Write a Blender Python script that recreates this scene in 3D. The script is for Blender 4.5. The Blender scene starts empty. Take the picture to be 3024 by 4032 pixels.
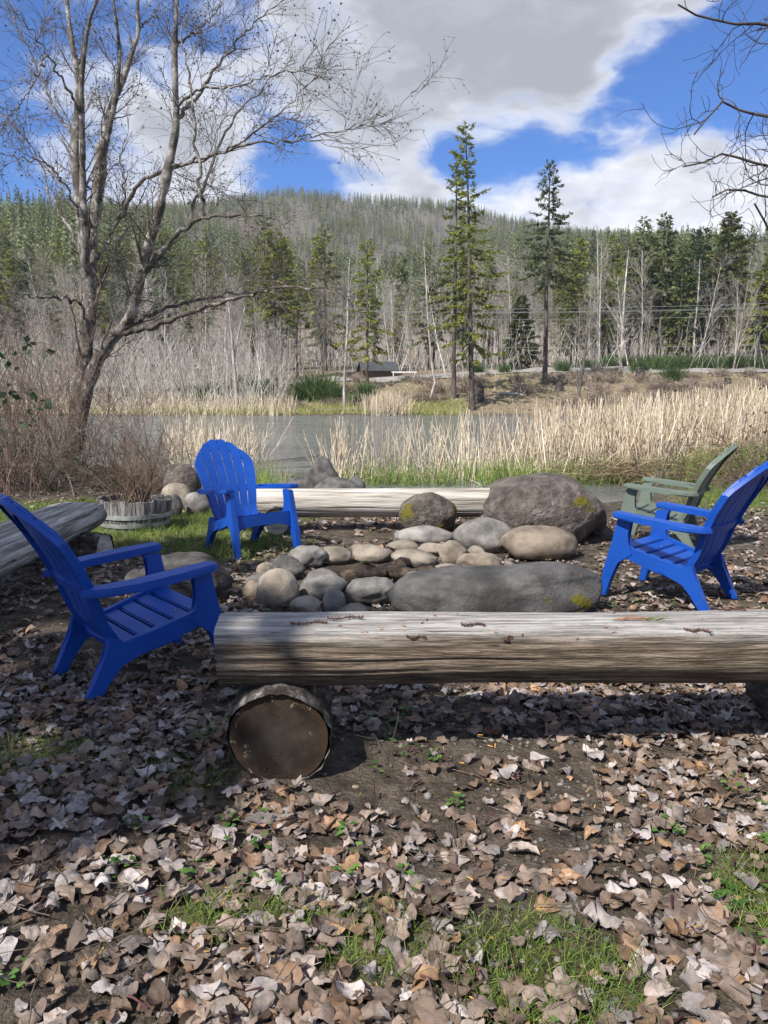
import bpy, bmesh, math, random
import numpy as np
from mathutils import Vector, Matrix, noise

rng = np.random.default_rng(11)
random.seed(11)
SC = bpy.context.scene
COL = SC.collection
R = math.radians

# ------------------------------------------------------------------ camera
EYE = 1.4
PITCH = math.atan(459 / 3050)
cam_data = bpy.data.cameras.new('camera')
cam_data.sensor_fit = 'VERTICAL'
cam_data.sensor_height = 24.0
cam_data.lens = 24.0 * 3050 / 4032
cam_data.clip_end = 5000
cam_data.clip_start = 0.05
cam = bpy.data.objects.new('camera', cam_data)
cam.location = (0, 0, EYE)
cam.rotation_euler = (math.pi / 2 - PITCH, 0, 0)
COL.objects.link(cam)
SC.camera = cam

# ------------------------------------------------------------------ sky, sun, exposure
SUN_EL, SUN_AZ = R(47), R(-139)          # azimuth clockwise from +Y
TO_SUN = Vector((math.cos(SUN_EL) * math.sin(SUN_AZ), math.cos(SUN_EL) * math.cos(SUN_AZ), math.sin(SUN_EL)))
sun_data = bpy.data.lights.new('sun', 'SUN')
sun_data.energy = 3.9
sun_data.angle = R(0.53)
sun_data.color = (1.0, 0.95, 0.87)
sun = bpy.data.objects.new('sun', sun_data)
sun.rotation_euler = (-TO_SUN).to_track_quat('-Z', 'Y').to_euler()
COL.objects.link(sun)
SC.view_settings.view_transform = 'Standard'
SC.view_settings.look = 'None'
SC.view_settings.exposure = 0.92
SC.view_settings.gamma = 1.0
SC.view_settings.use_curve_mapping = False
SC.cycles.use_denoising = True
try:
    SC.cycles.denoiser = 'OPENIMAGEDENOISE'
    SC.cycles.denoising_prefilter = 'ACCURATE'
except Exception:
    pass
SC.cycles.use_adaptive_sampling = True
SC.cycles.adaptive_threshold = 0.015
SC.cycles.max_bounces = 6
SC.cycles.diffuse_bounces = 3
SC.cycles.glossy_bounces = 3
SC.cycles.transmission_bounces = 4
SC.cycles.transparent_max_bounces = 6
SC.cycles.volume_bounces = 0
SC.cycles.caustics_reflective = False
SC.cycles.caustics_refractive = False


def ray(px, py):
    a = (px - 1512) / 3050.0
    b = (2016 - py) / 3050.0
    return np.array([a, math.cos(PITCH) + b * math.sin(PITCH), -math.sin(PITCH) + b * math.cos(PITCH)])


def G(px, py, z=0.0):
    """where the sight line of a photo point meets the level z"""
    d = ray(px, py)
    t = (z - EYE) / d[2]
    return d * t + np.array([0, 0, EYE])


def Yp(px, py, y):
    """the point at distance y along a sight line"""
    d = ray(px, py)
    return d * (y / d[1]) + np.array([0, 0, EYE])


DS = 4032 / 2212.0


def Dp(x, y, dist):
    return Yp(x * DS, y * DS, dist)


# ------------------------------------------------------------------ node helpers
class NT:
    def __init__(self, tree):
        self.t = tree
        self.t.nodes.clear()

    def n(self, kind, **kw):
        nd = self.t.nodes.new(kind)
        for k, v in kw.items():
            if k == 'inp':
                for i, val in v.items():
                    s = nd.inputs[i]
                    if isinstance(val, bpy.types.NodeSocket):
                        self.t.links.new(val, s)
                    else:
                        s.default_value = val
            else:
                setattr(nd, k, v)
        return nd

    def link(self, a, b):
        self.t.links.new(a, b)

    def math(self, op, a, b=0.0, c=0.0, clamp=False):
        nd = self.n('ShaderNodeMath', operation=op, use_clamp=clamp, inp={0: a, 1: b, 2: c})
        return nd.outputs[0]

    def vmath(self, op, a, b=(0, 0, 0)):
        nd = self.n('ShaderNodeVectorMath', operation=op, inp={0: a, 1: b})
        return nd.outputs['Value'] if op in ('DOT_PRODUCT', 'LENGTH', 'DISTANCE') else nd.outputs[0]

    def noise(self, vec, scale, detail=6.0, rough=0.55, dist=0.0):
        nd = self.n('ShaderNodeTexNoise', inp={'Vector': vec, 'Scale': scale, 'Detail': detail, 'Roughness': rough, 'Distortion': dist})
        return nd.outputs['Fac']

    def smooth(self, v, lo, hi, a=0.0, b=1.0):
        nd = self.n('ShaderNodeMapRange', interpolation_type='SMOOTHSTEP',
                    inp={'Value': v, 'From Min': lo, 'From Max': hi, 'To Min': a, 'To Max': b})
        return nd.outputs['Result']

    def ramp(self, v, stops):
        nd = self.n('ShaderNodeValToRGB', inp={0: v})
        e = nd.color_ramp.elements
        while len(e) < len(stops):
            e.new(0.5)
        for el, (p, c) in zip(e, stops):
            el.position = p
            el.color = (c[0], c[1], c[2], 1)
        return nd.outputs[0]

    def mix(self, f, a, b, mode='MIX'):
        nd = self.n('ShaderNodeMix', data_type='RGBA', blend_type=mode, clamp_factor=True)
        for i, val in ((0, f), (6, a), (7, b)):
            if isinstance(val, bpy.types.NodeSocket):
                self.t.links.new(val, nd.inputs[i])
            elif i == 0:
                nd.inputs[i].default_value = val
            else:
                nd.inputs[i].default_value = (val[0], val[1], val[2], 1)
        return nd.outputs[2]


# ---- world: daylight sky with broken cloud, all laid out by direction
world = bpy.data.worlds.new('World')
SC.world = world
world.use_nodes = True
world.cycles.sampling_method = 'NONE'
w = NT(world.node_tree)
sky = w.n('ShaderNodeTexSky', sky_type='NISHITA', sun_disc=False, sun_elevation=SUN_EL, sun_rotation=SUN_AZ,
          altitude=400.0, air_density=1.0, dust_density=0.25, ozone_density=3.0)
tc = w.n('ShaderNodeTexCoord').outputs['Generated']
direc = w.vmath('NORMALIZE', tc)
sep = w.n('ShaderNodeSeparateXYZ', inp={0: direc})
flat = w.vmath('MULTIPLY', direc, (1.0, 1.0, 2.0))
warp = w.n('ShaderNodeTexNoise', inp={'Vector': flat, 'Scale': 5.0, 'Detail': 4.0})
flat = w.vmath('ADD', flat, w.vmath('MULTIPLY', w.vmath('SUBTRACT', warp.outputs['Color'], (.5, .5, .5)), (.22, .22, .22)))
n_big = w.noise(flat, 2.1, 3.0, 0.5)
n_mid = w.noise(flat, 7.0, 9.0, 0.58)
dens = w.math('ADD', w.math('MULTIPLY', n_big, 0.60), w.math('MULTIPLY_ADD', w.math('SUBTRACT', n_mid, 0.5), 1.75, 0.40))


def blob(px, py, rad, amount, sx=1.0):
    d = ray(px * DS, py * DS)
    d = d / np.linalg.norm(d)
    diff = w.vmath('MULTIPLY', w.vmath('SUBTRACT', wdir, tuple(d)), (1.0 / sx, 1.0, 1.0))
    dist = w.vmath('LENGTH', diff)
    return w.smooth(dist, 0.0, rad * 1.12, amount * .9, 0.0)


wdir = w.vmath('ADD', direc, w.vmath('MULTIPLY', w.vmath('SUBTRACT', warp.outputs['Color'], (.5, .5, .5)), (.17, .17, .17)))
# photo positions (1659-wide) of the blue gaps (negative) and the heavy masses (positive)
for bx_, by_, br, ba, sx in [
        (1160, 270, .13, -.46, 1.0), (1310, 285, .15, -.46, 1.8), (1220, 335, .10, -.42, 1.6), (1500, 270, .12, -.42, 1.4), (980, 330, .07, -.30, 1.0), (1075, 325, .09, -.30, 1.2), (1420, 60, .11, -.36, .8), (1590, 175, .14, -.36, 1.2), (1500, 110, .09, -.22, 1.0),
        (1640, 60, .10, -.24, 1.0), (920, 345, .06, -.26, 1.4), (690, 375, .11, -.75, 1.6), (590, 265, .10, -.62, 1.0), (20, 350, .14, -.50, 1.4), (520, 10, .09, -.60, 2.0), (40, 120, .16, -.42, 1.2),
        (860, 130, .45, .30, 1.5), (1130, 110, .22, .30, 1.3), (960, 270, .10, .22, 1.2), (1400, 410, .11, .46, 2.6), (790, 425, .09, .36, 2.2), (1230, 120, .14, .18, 1.0), (1420, 185, .15, .50, 1.5), (1165, 262, .06, .35, 1.6), (330, 200, .22, .22, 1.2), (470, 350, .1, .2, 1.2), (1600, 400, .13, .3, 1.5)]:
    dens = w.math('ADD', dens, blob(bx_, by_, br, ba, sx))
cover = w.smooth(dens, 0.46, 0.98)
thick = w.smooth(dens, 0.66, 1.20)
# grey undersides: thick cloud higher up is seen from below, low cumulus keeps white tops
high = w.smooth(sep.outputs['Z'], 0.18, 0.36)
greyf = w.math('MULTIPLY', thick, w.math('MULTIPLY_ADD', high, 0.62, 0.18))
n_up = w.noise(w.vmath('ADD', flat, (-.02, -.02, .045)), 7.0, 6.0, 0.58)
relief = w.math('MULTIPLY', w.math('SUBTRACT', n_up, n_mid), w.math('MULTIPLY_ADD', high, -1.0, 2.4))
shade = w.math('MULTIPLY_ADD', w.math('SUBTRACT', n_mid, 0.50), 1.1, w.math('ADD', w.math('ADD', greyf, relief), w.math('MULTIPLY_ADD', high, .10, .06)), clamp=True)
ccol = w.ramp(shade, [(0.0, (4.5, 4.6, 4.75)), (0.25, (3.6, 3.72, 4.05)), (0.65, (2.45, 2.58, 2.9)), (1.0, (1.8, 1.92, 2.2))])
skyc = w.mix(1.0, sky.outputs[0], (0.17, 0.38, 0.67), 'MULTIPLY')
wcol = w.mix(cover, skyc, ccol)
bg = w.n('ShaderNodeBackground', inp={'Color': wcol, 'Strength': 0.125})
out = w.n('ShaderNodeOutputWorld')
w.link(bg.outputs[0], out.inputs[0])


# ------------------------------------------------------------------ materials
MATS = {}


def mottled(name, stops, scale=5.0, detail=8.0, rough=0.85, bump=0.3, bscale=40.0, stretch=(1, 1, 1), bstretch=None,
            attr=None, attr_amt=1.0, spots=(), trans=0.0, spec=0.3, rand=0.0, bdist=0.02, hue=None, nrough=0.6, bleach=None):
    m = bpy.data.materials.new(name)
    m.use_nodes = True
    t = NT(m.node_tree)
    co = t.n('ShaderNodeTexCoord').outputs['Object']
    info = t.n('ShaderNodeObjectInfo').outputs['Random']
    off = t.n('ShaderNodeCombineXYZ', inp={0: t.math('MULTIPLY', info, 37.0), 1: t.math('MULTIPLY', info, 91.0), 2: t.math('MULTIPLY', info, 13.0)}).outputs[0]
    base = t.vmath('ADD', co, off)
    v = t.vmath('MULTIPLY', base, stretch)
    f = t.noise(v, scale, detail, nrough)
    f = t.smooth(f, 0.28, 0.72)
    col = t.ramp(f, stops)
    if attr:
        a = t.n('ShaderNodeAttribute', attribute_name=attr).outputs['Color']
        col = t.mix(attr_amt, col, a, 'MULTIPLY')
    for sp in spots:
        if len(sp) == 5:
            s_scale, lo, hi, c, amt = sp
            mask = None
        else:
            s_scale, lo, hi, c, amt, cen, rad = sp
            mask = t.smooth(t.vmath('DISTANCE', co, cen), rad * 0.45, rad, 1.0, 0.0)
        k = t.noise(t.vmath('ADD', v if mask is None else base, (3.1, 7.7, 1.3)), s_scale, 8.0, 0.65)
        if mask is not None:
            k = t.math('ADD', k, t.math('MULTIPLY', t.math('SUBTRACT', mask, 1.0), 0.5))
        k = t.smooth(k, lo, hi, 0.0, amt)
        col = t.mix(k, col, c)
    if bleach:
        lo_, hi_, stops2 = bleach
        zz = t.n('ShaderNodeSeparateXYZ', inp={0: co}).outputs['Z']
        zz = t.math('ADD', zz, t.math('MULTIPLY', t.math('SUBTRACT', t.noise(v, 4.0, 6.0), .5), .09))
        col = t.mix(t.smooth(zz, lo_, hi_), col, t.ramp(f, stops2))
    if rand > 0:
        k = t.math('MULTIPLY_ADD', info, 2 * rand, 1 - rand)
        g = t.n('ShaderNodeCombineColor', inp={0: k, 1: k, 2: k}).outputs[0]
        col = t.mix(1.0, col, g, 'MULTIPLY')
    bn = t.noise(t.vmath('MULTIPLY', base, bstretch or stretch), bscale, 6.0, 0.6)
    bp = t.n('ShaderNodeBump', inp={'Strength': bump, 'Distance': bdist, 'Height': bn})
    b = t.n('ShaderNodeBsdfPrincipled', inp={'Base Color': col, 'Roughness': rough, 'Normal': bp.outputs[0], 'Specular IOR Level': spec})
    o = t.n('ShaderNodeOutputMaterial')
    if trans > 0:
        tr = t.n('ShaderNodeBsdfTranslucent', inp={'Color': col})
        mx = t.n('ShaderNodeMixShader', inp={0: trans, 1: b.outputs[0], 2: tr.outputs[0]})
        t.link(mx.outputs[0], o.inputs[0])
    else:
        t.link(b.outputs[0], o.inputs[0])
    MATS[name] = m
    return m


MOSS = (0.13, 0.115, 0.012)
mottled('soil', [(0, (.036, .029, .022)), (.45, (.095, .077, .059)), (1, (.20, .17, .135))], 9.0, 14, .95, 1.0, 60.0, attr='tint', bdist=.04, nrough=.72, spots=[(70.0, .60, .66, (.20, .175, .145), .7), (55.0, .62, .66, (.018, .014, .011), .7)])
mottled('leaf', [(0, (.62, .60, .58)), (1, (1.25, 1.2, 1.15))], 22.0, 5, .62, .35, 60.0, attr='tint', trans=.10, spec=.35, rand=0.0)
mottled('grass', [(0, (.75, .75, .75)), (1, (1.25, 1.25, 1.25))], 3.0, 3, .6, .0, 10.0, attr='tint', trans=.30, spec=.3)
mottled('reed', [(0, (.8, .8, .8)), (1, (1.2, 1.2, 1.2))], 4.0, 4, .7, .1, 30.0, attr='tint', trans=.12)
mottled('needles', [(0, (.7, .7, .7)), (1, (1.3, 1.3, 1.3))], 1.0, 4, .7, .0, 10.0, attr='tint', trans=.42, rand=.18)
mottled('bare_twig', [(0, (.75, .75, .75)), (1, (1.25, 1.25, 1.25))], 3.0, 3, .8, .0, 10.0, attr='tint', rand=.16)
mottled('far_bark', [(0, (.15, .14, .125)), (.5, (.30, .28, .26)), (1, (.48, .46, .44))], 4.0, 6, .85, .2, 20, stretch=(1, 1, .3), rand=.25, attr='tint')
mottled('fir_bark', [(0, (.035, .028, .022)), (.5, (.075, .060, .048)), (1, (.16, .14, .12))], 3.0, 7, .9, .5, 16, stretch=(1, 1, .3), rand=.1)
mottled('alder_bark', [(0, (.055, .045, .036)), (.42, (.13, .115, .10)), (.68, (.22, .205, .185)), (1, (.38, .365, .34))], 5.0, 10, .85, .6, 26,
        stretch=(1, 1, .75), spots=[(4.5, .50, .58, (.060, .050, .042), .85), (11.0, .58, .64, (.40, .395, .365), .7), (6.0, .62, .70, (.10, .11, .035), .6)], attr='tint')
mottled('twig_dark', [(0, (.05, .042, .036)), (.5, (.085, .072, .062)), (1, (.17, .15, .135))], 3.0, 6, .85, .2, 30, attr='tint')
mottled('cane', [(0, (.7, .7, .7)), (1, (1.3, 1.3, 1.3))], 3.0, 4, .75, .0, 30, attr='tint')
mottled('blue_plastic', [(0, (.004, .052, .29)), (1, (.006, .066, .355))], 3.0, 4, .45, .06, 320.0, stretch=(1, 1, 1), bdist=.002, spec=.4,
        spots=[(60.0, .64, .72, (.03, .085, .33), .5), (4.0, .56, .72, (.018, .075, .34), .5), (11.0, .62, .70, (.05, .085, .26), .35)])
mottled('green_plastic', [(0, (.105, .132, .105)), (1, (.135, .168, .135))], 3.0, 4, .5, .06, 320.0, bdist=.002, spec=.5,
        spots=[(40.0, .62, .72, (.16, .19, .16), .5)])
mottled('log_bleached', [(0, (.095, .084, .075)), (.35, (.26, .24, .22)), (.65, (.41, .39, .365)), (1, (.57, .555, .535))], 9.0, 12, .8, .9, 10,
        stretch=(.30, 6.5, 4.0), bstretch=(.9, 22, 16), bdist=.012, nrough=.74,
        spots=[(26.0, .575, .61, (.12, .10, .085), .7), (13.0, .615, .65, (.06, .048, .040), .85), (4.0, .56, .72, (.20, .17, .14), .7), (3.0, .58, .72, (.66, .66, .66), .6)])
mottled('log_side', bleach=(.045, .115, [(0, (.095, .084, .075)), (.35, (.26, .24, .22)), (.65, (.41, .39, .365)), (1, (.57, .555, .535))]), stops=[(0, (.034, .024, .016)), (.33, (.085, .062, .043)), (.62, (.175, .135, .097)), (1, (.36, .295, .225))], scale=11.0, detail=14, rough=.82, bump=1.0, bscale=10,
        stretch=(.30, 6.0, 6.0), bstretch=(.9, 20, 20), bdist=.014, nrough=.74,
        spots=[(24.0, .56, .60, (.030, .021, .015), .75), (12.0, .60, .64, (.018, .012, .009), .9), (3.0, .55, .75, (.10, .058, .028), .5)])
mottled('log_pale', [(0, (.15, .125, .10)), (.35, (.30, .265, .22)), (.65, (.45, .415, .365)), (1, (.60, .57, .52))], 7.0, 10, .8, .7, 12,
        stretch=(.16, 2.6, 2.6), bstretch=(.4, 11, 11), bdist=.012, spots=[(12.0, .64, .68, (.10, .075, .055), .8)])
mottled('log_weathered', [(0, (.08, .072, .064)), (.35, (.23, .212, .19)), (.65, (.40, .375, .34)), (1, (.58, .55, .51))], 9.0, 10, .85, 1.0, 10,
        stretch=(3.0, .16, 3.0), bstretch=(12, .5, 12), bdist=.016, nrough=.66, spots=[(11.0, .62, .67, (.03, .026, .022), .85)])
mottled('bark', [(0, (.018, .014, .011)), (.45, (.060, .050, .042)), (.75, (.14, .125, .11)), (1, (.42, .41, .40))], 14.0, 10, .95, 1.0, 34,
        stretch=(1, .6, 1), bdist=.03, nrough=.7)
mottled('stone_tan', [(0, (.105, .085, .065)), (.45, (.205, .172, .135)), (1, (.33, .285, .23))], 5.0, 10, .85, .35, 60, rand=.16,
        spots=[(3.2, .56, .70, (.12, .10, .085), .6), (26.0, .64, .70, (.06, .05, .042), .5)])
mottled('stone_grey', [(0, (.075, .070, .064)), (.45, (.15, .141, .128)), (1, (.27, .256, .232))], 5.0, 10, .85, .4, 60, rand=.15,
        spots=[(3.0, .58, .72, (.26, .22, .165), .55), (24.0, .64, .70, (.05, .048, .045), .5)])
mottled('stone_dark', [(0, (.034, .032, .031)), (.45, (.078, .074, .070)), (1, (.155, .148, .14))], 6.0, 12, .9, .55, 45,
        spots=[(2.2, .56, .72, (.15, .14, .13), .5), (30.0, .65, .70, (.02, .018, .017), .7)])
mottled('stone_orange', [(0, (.095, .075, .057)), (.45, (.18, .145, .11)), (1, (.28, .232, .18))], 5.0, 10, .85, .35, 60,
        spots=[(3.2, .55, .68, (.13, .12, .105), .75), (9.0, .63, .68, (.34, .16, .08), .5)])
mottled('lava_rock', [(0, (.052, .043, .037)), (.45, (.108, .089, .077)), (1, (.19, .162, .142))], 7.0, 12, .95, 1.0, 24, bdist=.05,
        spots=[(20.0, .62, .68, (.022, .018, .016), .85), (14.0, .66, .70, (.32, .30, .28), .5),
               (9.0, .50, .58, MOSS, 1.0, (.40, -.40, .22), .36), (6.0, .52, .58, MOSS, .9, (.55, -.1, -.18), .34)])
mottled('lava_moss', [(0, (.050, .043, .036)), (.45, (.105, .09, .075)), (1, (.19, .165, .14))], 8.0, 12, .95, 1.0, 26, bdist=.05,
        spots=[(22.0, .62, .68, (.02, .017, .015), .85), (5.5, .49, .56, MOSS, 1.0, (.26, -.12, -.03), .34), (5.5, .50, .56, MOSS, .9, (-.25, -.1, .10), .30)])
mottled('stone_bench', [(0, (.034, .032, .030)), (.45, (.066, .063, .060)), (1, (.125, .12, .114))], 4.0, 12, .9, .55, 45,
        spots=[(2.0, .56, .72, (.15, .14, .13), .55), (36.0, .65, .70, (.03, .026, .025), .6),
               (7.0, .48, .55, MOSS, 1.0, (.50, -.14, -.10), .24), (9.0, .53, .58, MOSS, .9, (.33, -.2, .05), .14)])
mottled('slate', [(0, (.024, .022, .020)), (.45, (.056, .051, .047)), (1, (.11, .10, .092))], 8.0, 12, .85, .9, 14, stretch=(.7, .7, 3), bdist=.05,
        spots=[(4.0, .50, .58, (.09, .082, .018), 1.0, (-.20, -.1, .10), .20)])
mottled('barrel_stave', [(0, (.05, .046, .042)), (.4, (.135, .125, .115)), (.7, (.26, .245, .23)), (1, (.40, .385, .365))], 7.0, 10, .9, .8, 12,
        stretch=(4, 4, .7), bstretch=(9, 9, 1), rand=.22, bdist=.012)
mottled('barrel_hoop', [(0, (.17, .185, .18)), (.5, (.28, .30, .29)), (1, (.38, .40, .39))], 12.0, 8, .6, .2, 40, spots=[(8, .58, .7, (.14, .10, .07), .6)])
mottled('charred', [(0, (.008, .007, .006)), (.5, (.03, .022, .017)), (1, (.11, .075, .05))], 12.0, 8, .9, .9, 20, bdist=.02)
mottled('roofing', [(0, (.045, .05, .056)), (1, (.075, .08, .09))], 3.0, 6, .7, .2, 20)
mottled('cabin_wood', [(0, (.075, .048, .03)), (1, (.16, .10, .06))], 3.0, 6, .8, .3, 20, stretch=(1, 1, 5))
mottled('road_gravel', [(0, (.20, .19, .175)), (1, (.34, .32, .30))], 2.0, 8, .95, .3, 10)
mottled('pole_wood', [(0, (.09, .05, .032)), (1, (.18, .105, .07))], 4.0, 6, .85, .3, 20)
mottled('wire', [(0, (.22, .22, .22)), (1, (.28, .28, .28))], 3.0, 2, .5, 0, 10)
mottled('white_paint', [(0, (.62, .62, .60)), (1, (.78, .78, .76))], 4.0, 4, .6, .05, 20)
mottled('yellow_paint', [(0, (.60, .34, .02)), (1, (.75, .42, .03))], 4.0, 4, .6, .05, 20)
mottled('stump', [(0, (.018, .015, .013)), (.6, (.06, .052, .046)), (1, (.15, .135, .12))], 6.0, 8, .95, .8, 18)
mottled('stump_top', [(0, (.20, .165, .125)), (1, (.36, .31, .25))], 6.0, 8, .9, .4, 18)
mottled('pebble', [(0, (.8, .8, .8)), (1, (1.2, 1.2, 1.2))], 20.0, 4, .9, .2, 60, attr='tint')
mottled('broom', [(0, (.7, .7, .7)), (1, (1.3, 1.3, 1.3))], 2.0, 3, .7, 0, 10, attr='tint', trans=.15, rand=.15)


def ring_material():
    m = bpy.data.materials.new('end_grain')
    m.use_nodes = True
    t = NT(m.node_tree)
    co = t.n('ShaderNodeTexCoord').outputs['Object']
    p = t.vmath('MULTIPLY', co, (1, 0, 1))
    wob = t.noise(co, 6.0, 4.0)
    r = t.math('ADD', t.vmath('LENGTH', p), t.math('MULTIPLY', wob, .06))
    rings = t.math('SINE', t.math('MULTIPLY', r, 1050.0))
    base = t.ramp(t.smooth(t.noise(co, 12.0, 8.0), .3, .7), [(0, (.012, .0085, .006)), (.5, (.027, .018, .012)), (1, (.052, .036, .025))])
    c = t.mix(t.math('MULTIPLY', t.smooth(rings, -.2, .9, 0, .34), t.smooth(t.noise(co, 9.0, 3.0), .35, .65)), base, (.010, .007, .005))
    c = t.mix(t.smooth(r, .035, .13, .45, 0.0), c, (.060, .052, .045))
    ang_ = t.n('ShaderNodeSeparateXYZ', inp={0: co})
    th_ = t.math('ARCTAN2', ang_.outputs['Z'], ang_.outputs['X'])
    crk = t.math('ABSOLUTE', t.math('SINE', t.math('MULTIPLY_ADD', th_, 2.5, t.math('MULTIPLY', wob, 1.2))))
    crk = t.math('MULTIPLY', t.smooth(crk, .0, .035, 1, 0), t.smooth(r, .04, .14, 1, 0))
    c = t.mix(crk, c, (.012, .009, .007))
    c = t.mix(t.smooth(r, .165, .20, 0, .6), c, (.055, .030, .016))
    sp = t.math('SUBTRACT', t.noise(co, 30.0, 6.0, .7), t.smooth(t.math('ADD', r, t.math('MULTIPLY', t.math('SUBTRACT', t.noise(co, 5.0, 2.0), .5), .16)), .10, .19, .20, 0.02))
    c = t.mix(t.smooth(sp, .585, .61, 0, .8), c, (.26, .22, .16))
    bn = t.math('ADD', t.math('MULTIPLY', rings, .3), t.noise(co, 60.0))
    bp = t.n('ShaderNodeBump', inp={'Strength': .5, 'Distance': .006, 'Height': bn})
    b = t.n('ShaderNodeBsdfPrincipled', inp={'Base Color': c, 'Roughness': .85, 'Normal': bp.outputs[0], 'Specular IOR Level': .25})
    o = t.n('ShaderNodeOutputMaterial')
    t.link(b.outputs[0], o.inputs[0])
    MATS['end_grain'] = m
    m2 = m.copy()
    m2.name = 'end_grain_pale'
    MATS['end_grain_pale'] = mottled('end_grain_pale2', [(0, (.26, .22, .18)), (.5, (.42, .38, .32)), (1, (.60, .56, .50))], 8.0, 8, .85, .4, 20,
                                     stretch=(1, 1, 3))


ring_material()


def water_material():
    m = bpy.data.materials.new('pond_water')
    m.use_nodes = True
    t = NT(m.node_tree)
    co = t.n('ShaderNodeTexCoord').outputs['Object']
    yy = t.n('ShaderNodeSeparateXYZ', inp={0: co}).outputs['Y']
    rip = t.noise(t.vmath('MULTIPLY', co, (.8, 2.2, 1)), 2.6, 5.0, .62)
    rip2 = t.noise(t.vmath('MULTIPLY', co, (.25, .5, 1)), .8, 3.0, .5)
    amt = t.math('MULTIPLY', t.smooth(yy, 14.0, 24.0, .05, 1.0), t.smooth(rip2, .32, .62, .5, 1.0))
    bp = t.n('ShaderNodeBump', inp={'Strength': amt, 'Distance': .45, 'Height': rip})
    c = t.ramp(t.smooth(t.noise(co, .4, 6.0), .3, .7), [(0, (.115, .125, .125)), (1, (.165, .175, .175))])
    b = t.n('ShaderNodeBsdfPrincipled', inp={'Base Color': c, 'Roughness': t.smooth(yy, 13.0, 22.0, .03, .11), 'IOR': 1.33, 'Normal': bp.outputs[0], 'Specular IOR Level': .5})
    o = t.n('ShaderNodeOutputMaterial')
    t.link(b.outputs[0], o.inputs[0])
    MATS['pond_water'] = m


water_material()


# ------------------------------------------------------------------ mesh helpers
def mesh_np(name, V, faces, mat=None, tint=None, smooth=True):
    """V (n,3); faces: list of (m,k) int arrays; tint (n,3) point colours"""
    V = np.asarray(V, dtype=np.float32)
    me = bpy.data.meshes.new(name)
    faces = [np.asarray(f, dtype=np.int32) for f in faces if len(f)]
    nl = sum(f.size for f in faces)
    npoly = sum(len(f) for f in faces)
    me.vertices.add(len(V))
    me.vertices.foreach_set('co', V.ravel())
    me.loops.add(nl)
    me.polygons.add(npoly)
    me.loops.foreach_set('vertex_index', np.concatenate([f.ravel() for f in faces]))
    tot = np.concatenate([np.full(len(f), f.shape[1], dtype=np.int32) for f in faces])
    start = np.concatenate([[0], np.cumsum(tot)[:-1]]).astype(np.int32)
    me.polygons.foreach_set('loop_start', start)
    me.polygons.foreach_set('loop_total', tot)
    if smooth:
        me.polygons.foreach_set('use_smooth', np.ones(npoly, dtype=bool))
    me.update(calc_edges=True)
    if tint is not None:
        a = me.color_attributes.new('tint', 'FLOAT_COLOR', 'POINT')
        c = np.ones((len(V), 4), dtype=np.float32)
        c[:, :3] = tint
        a.data.foreach_set('color', c.ravel())
    if mat:
        me.materials.append(MATS[mat])
    return me


def link(name, data, parent=None, loc=None, rot=None):
    o = bpy.data.objects.new(name, data)
    COL.objects.link(o)
    if parent is not None:
        o.parent = parent
    if loc is not None:
        o.location = loc
    if rot is not None:
        o.rotation_euler = rot
    return o


def tag(o, label=None, cat=None, group=None, kind=None):
    if label:
        o['label'] = label
    if cat:
        o['category'] = cat
    if group:
        o['group'] = group
    if kind:
        o['kind'] = kind
    return o


def thing(name, label, cat, loc=(0, 0, 0), rz=0.0, group=None):
    o = link(name, None, None, loc, (0, 0, rz))
    o.empty_display_size = .1
    return tag(o, label, cat, group)


class Acc:
    """collects vertex/face arrays into one mesh"""

    def __init__(self):
        self.V, self.F, self.C, self.n = [], {3: [], 4: []}, [], 0

    def add(self, V, F, col=(1, 1, 1)):
        V = np.asarray(V, dtype=np.float64).reshape(-1, 3)
        F = np.asarray(F, dtype=np.int64)
        self.V.append(V)
        self.F[F.shape[1]].append(F + self.n)
        col = np.asarray(col, dtype=np.float64)
        if col.ndim == 1:
            col = np.tile(col, (len(V), 1))
        self.C.append(col)
        self.n += len(V)

    def mesh(self, name, mat, smooth=True):
        fs = [np.concatenate(v) for v in self.F.values() if v]
        return mesh_np(name, np.concatenate(self.V), fs, mat, np.concatenate(self.C), smooth)


def tubes(P, Rr, k=5, cap=False):
    """P (N,m,3) polylines, Rr (N,m) radii -> verts, quads"""
    P = np.asarray(P, float)
    N, m, _ = P.shape
    T = np.gradient(P, axis=1)
    T /= np.linalg.norm(T, axis=2, keepdims=True) + 1e-9
    mean = P[:, -1] - P[:, 0]
    mean /= np.linalg.norm(mean, axis=1, keepdims=True) + 1e-9
    ref = np.zeros((N, 3))
    ax = np.argmin(np.abs(mean), axis=1)
    ref[np.arange(N), ax] = 1
    A = np.cross(T, ref[:, None, :])
    A /= np.linalg.norm(A, axis=2, keepdims=True) + 1e-9
    B = np.cross(T, A)
    th = np.arange(k) / k * 2 * np.pi
    V = P[:, :, None, :] + Rr[:, :, None, None] * (np.cos(th)[None, None, :, None] * A[:, :, None, :] + np.sin(th)[None, None, :, None] * B[:, :, None, :])
    idx = np.arange(N * m * k).reshape(N, m, k)
    a = idx[:, :-1, :]
    b = idx[:, 1:, :]
    F = np.stack([a, np.roll(a, -1, axis=2), np.roll(b, -1, axis=2), b], axis=-1).reshape(-1, 4)
    return V.reshape(-1, 3), F


def rep(cols, per):
    return np.repeat(np.asarray(cols, float), per, axis=0)


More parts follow.
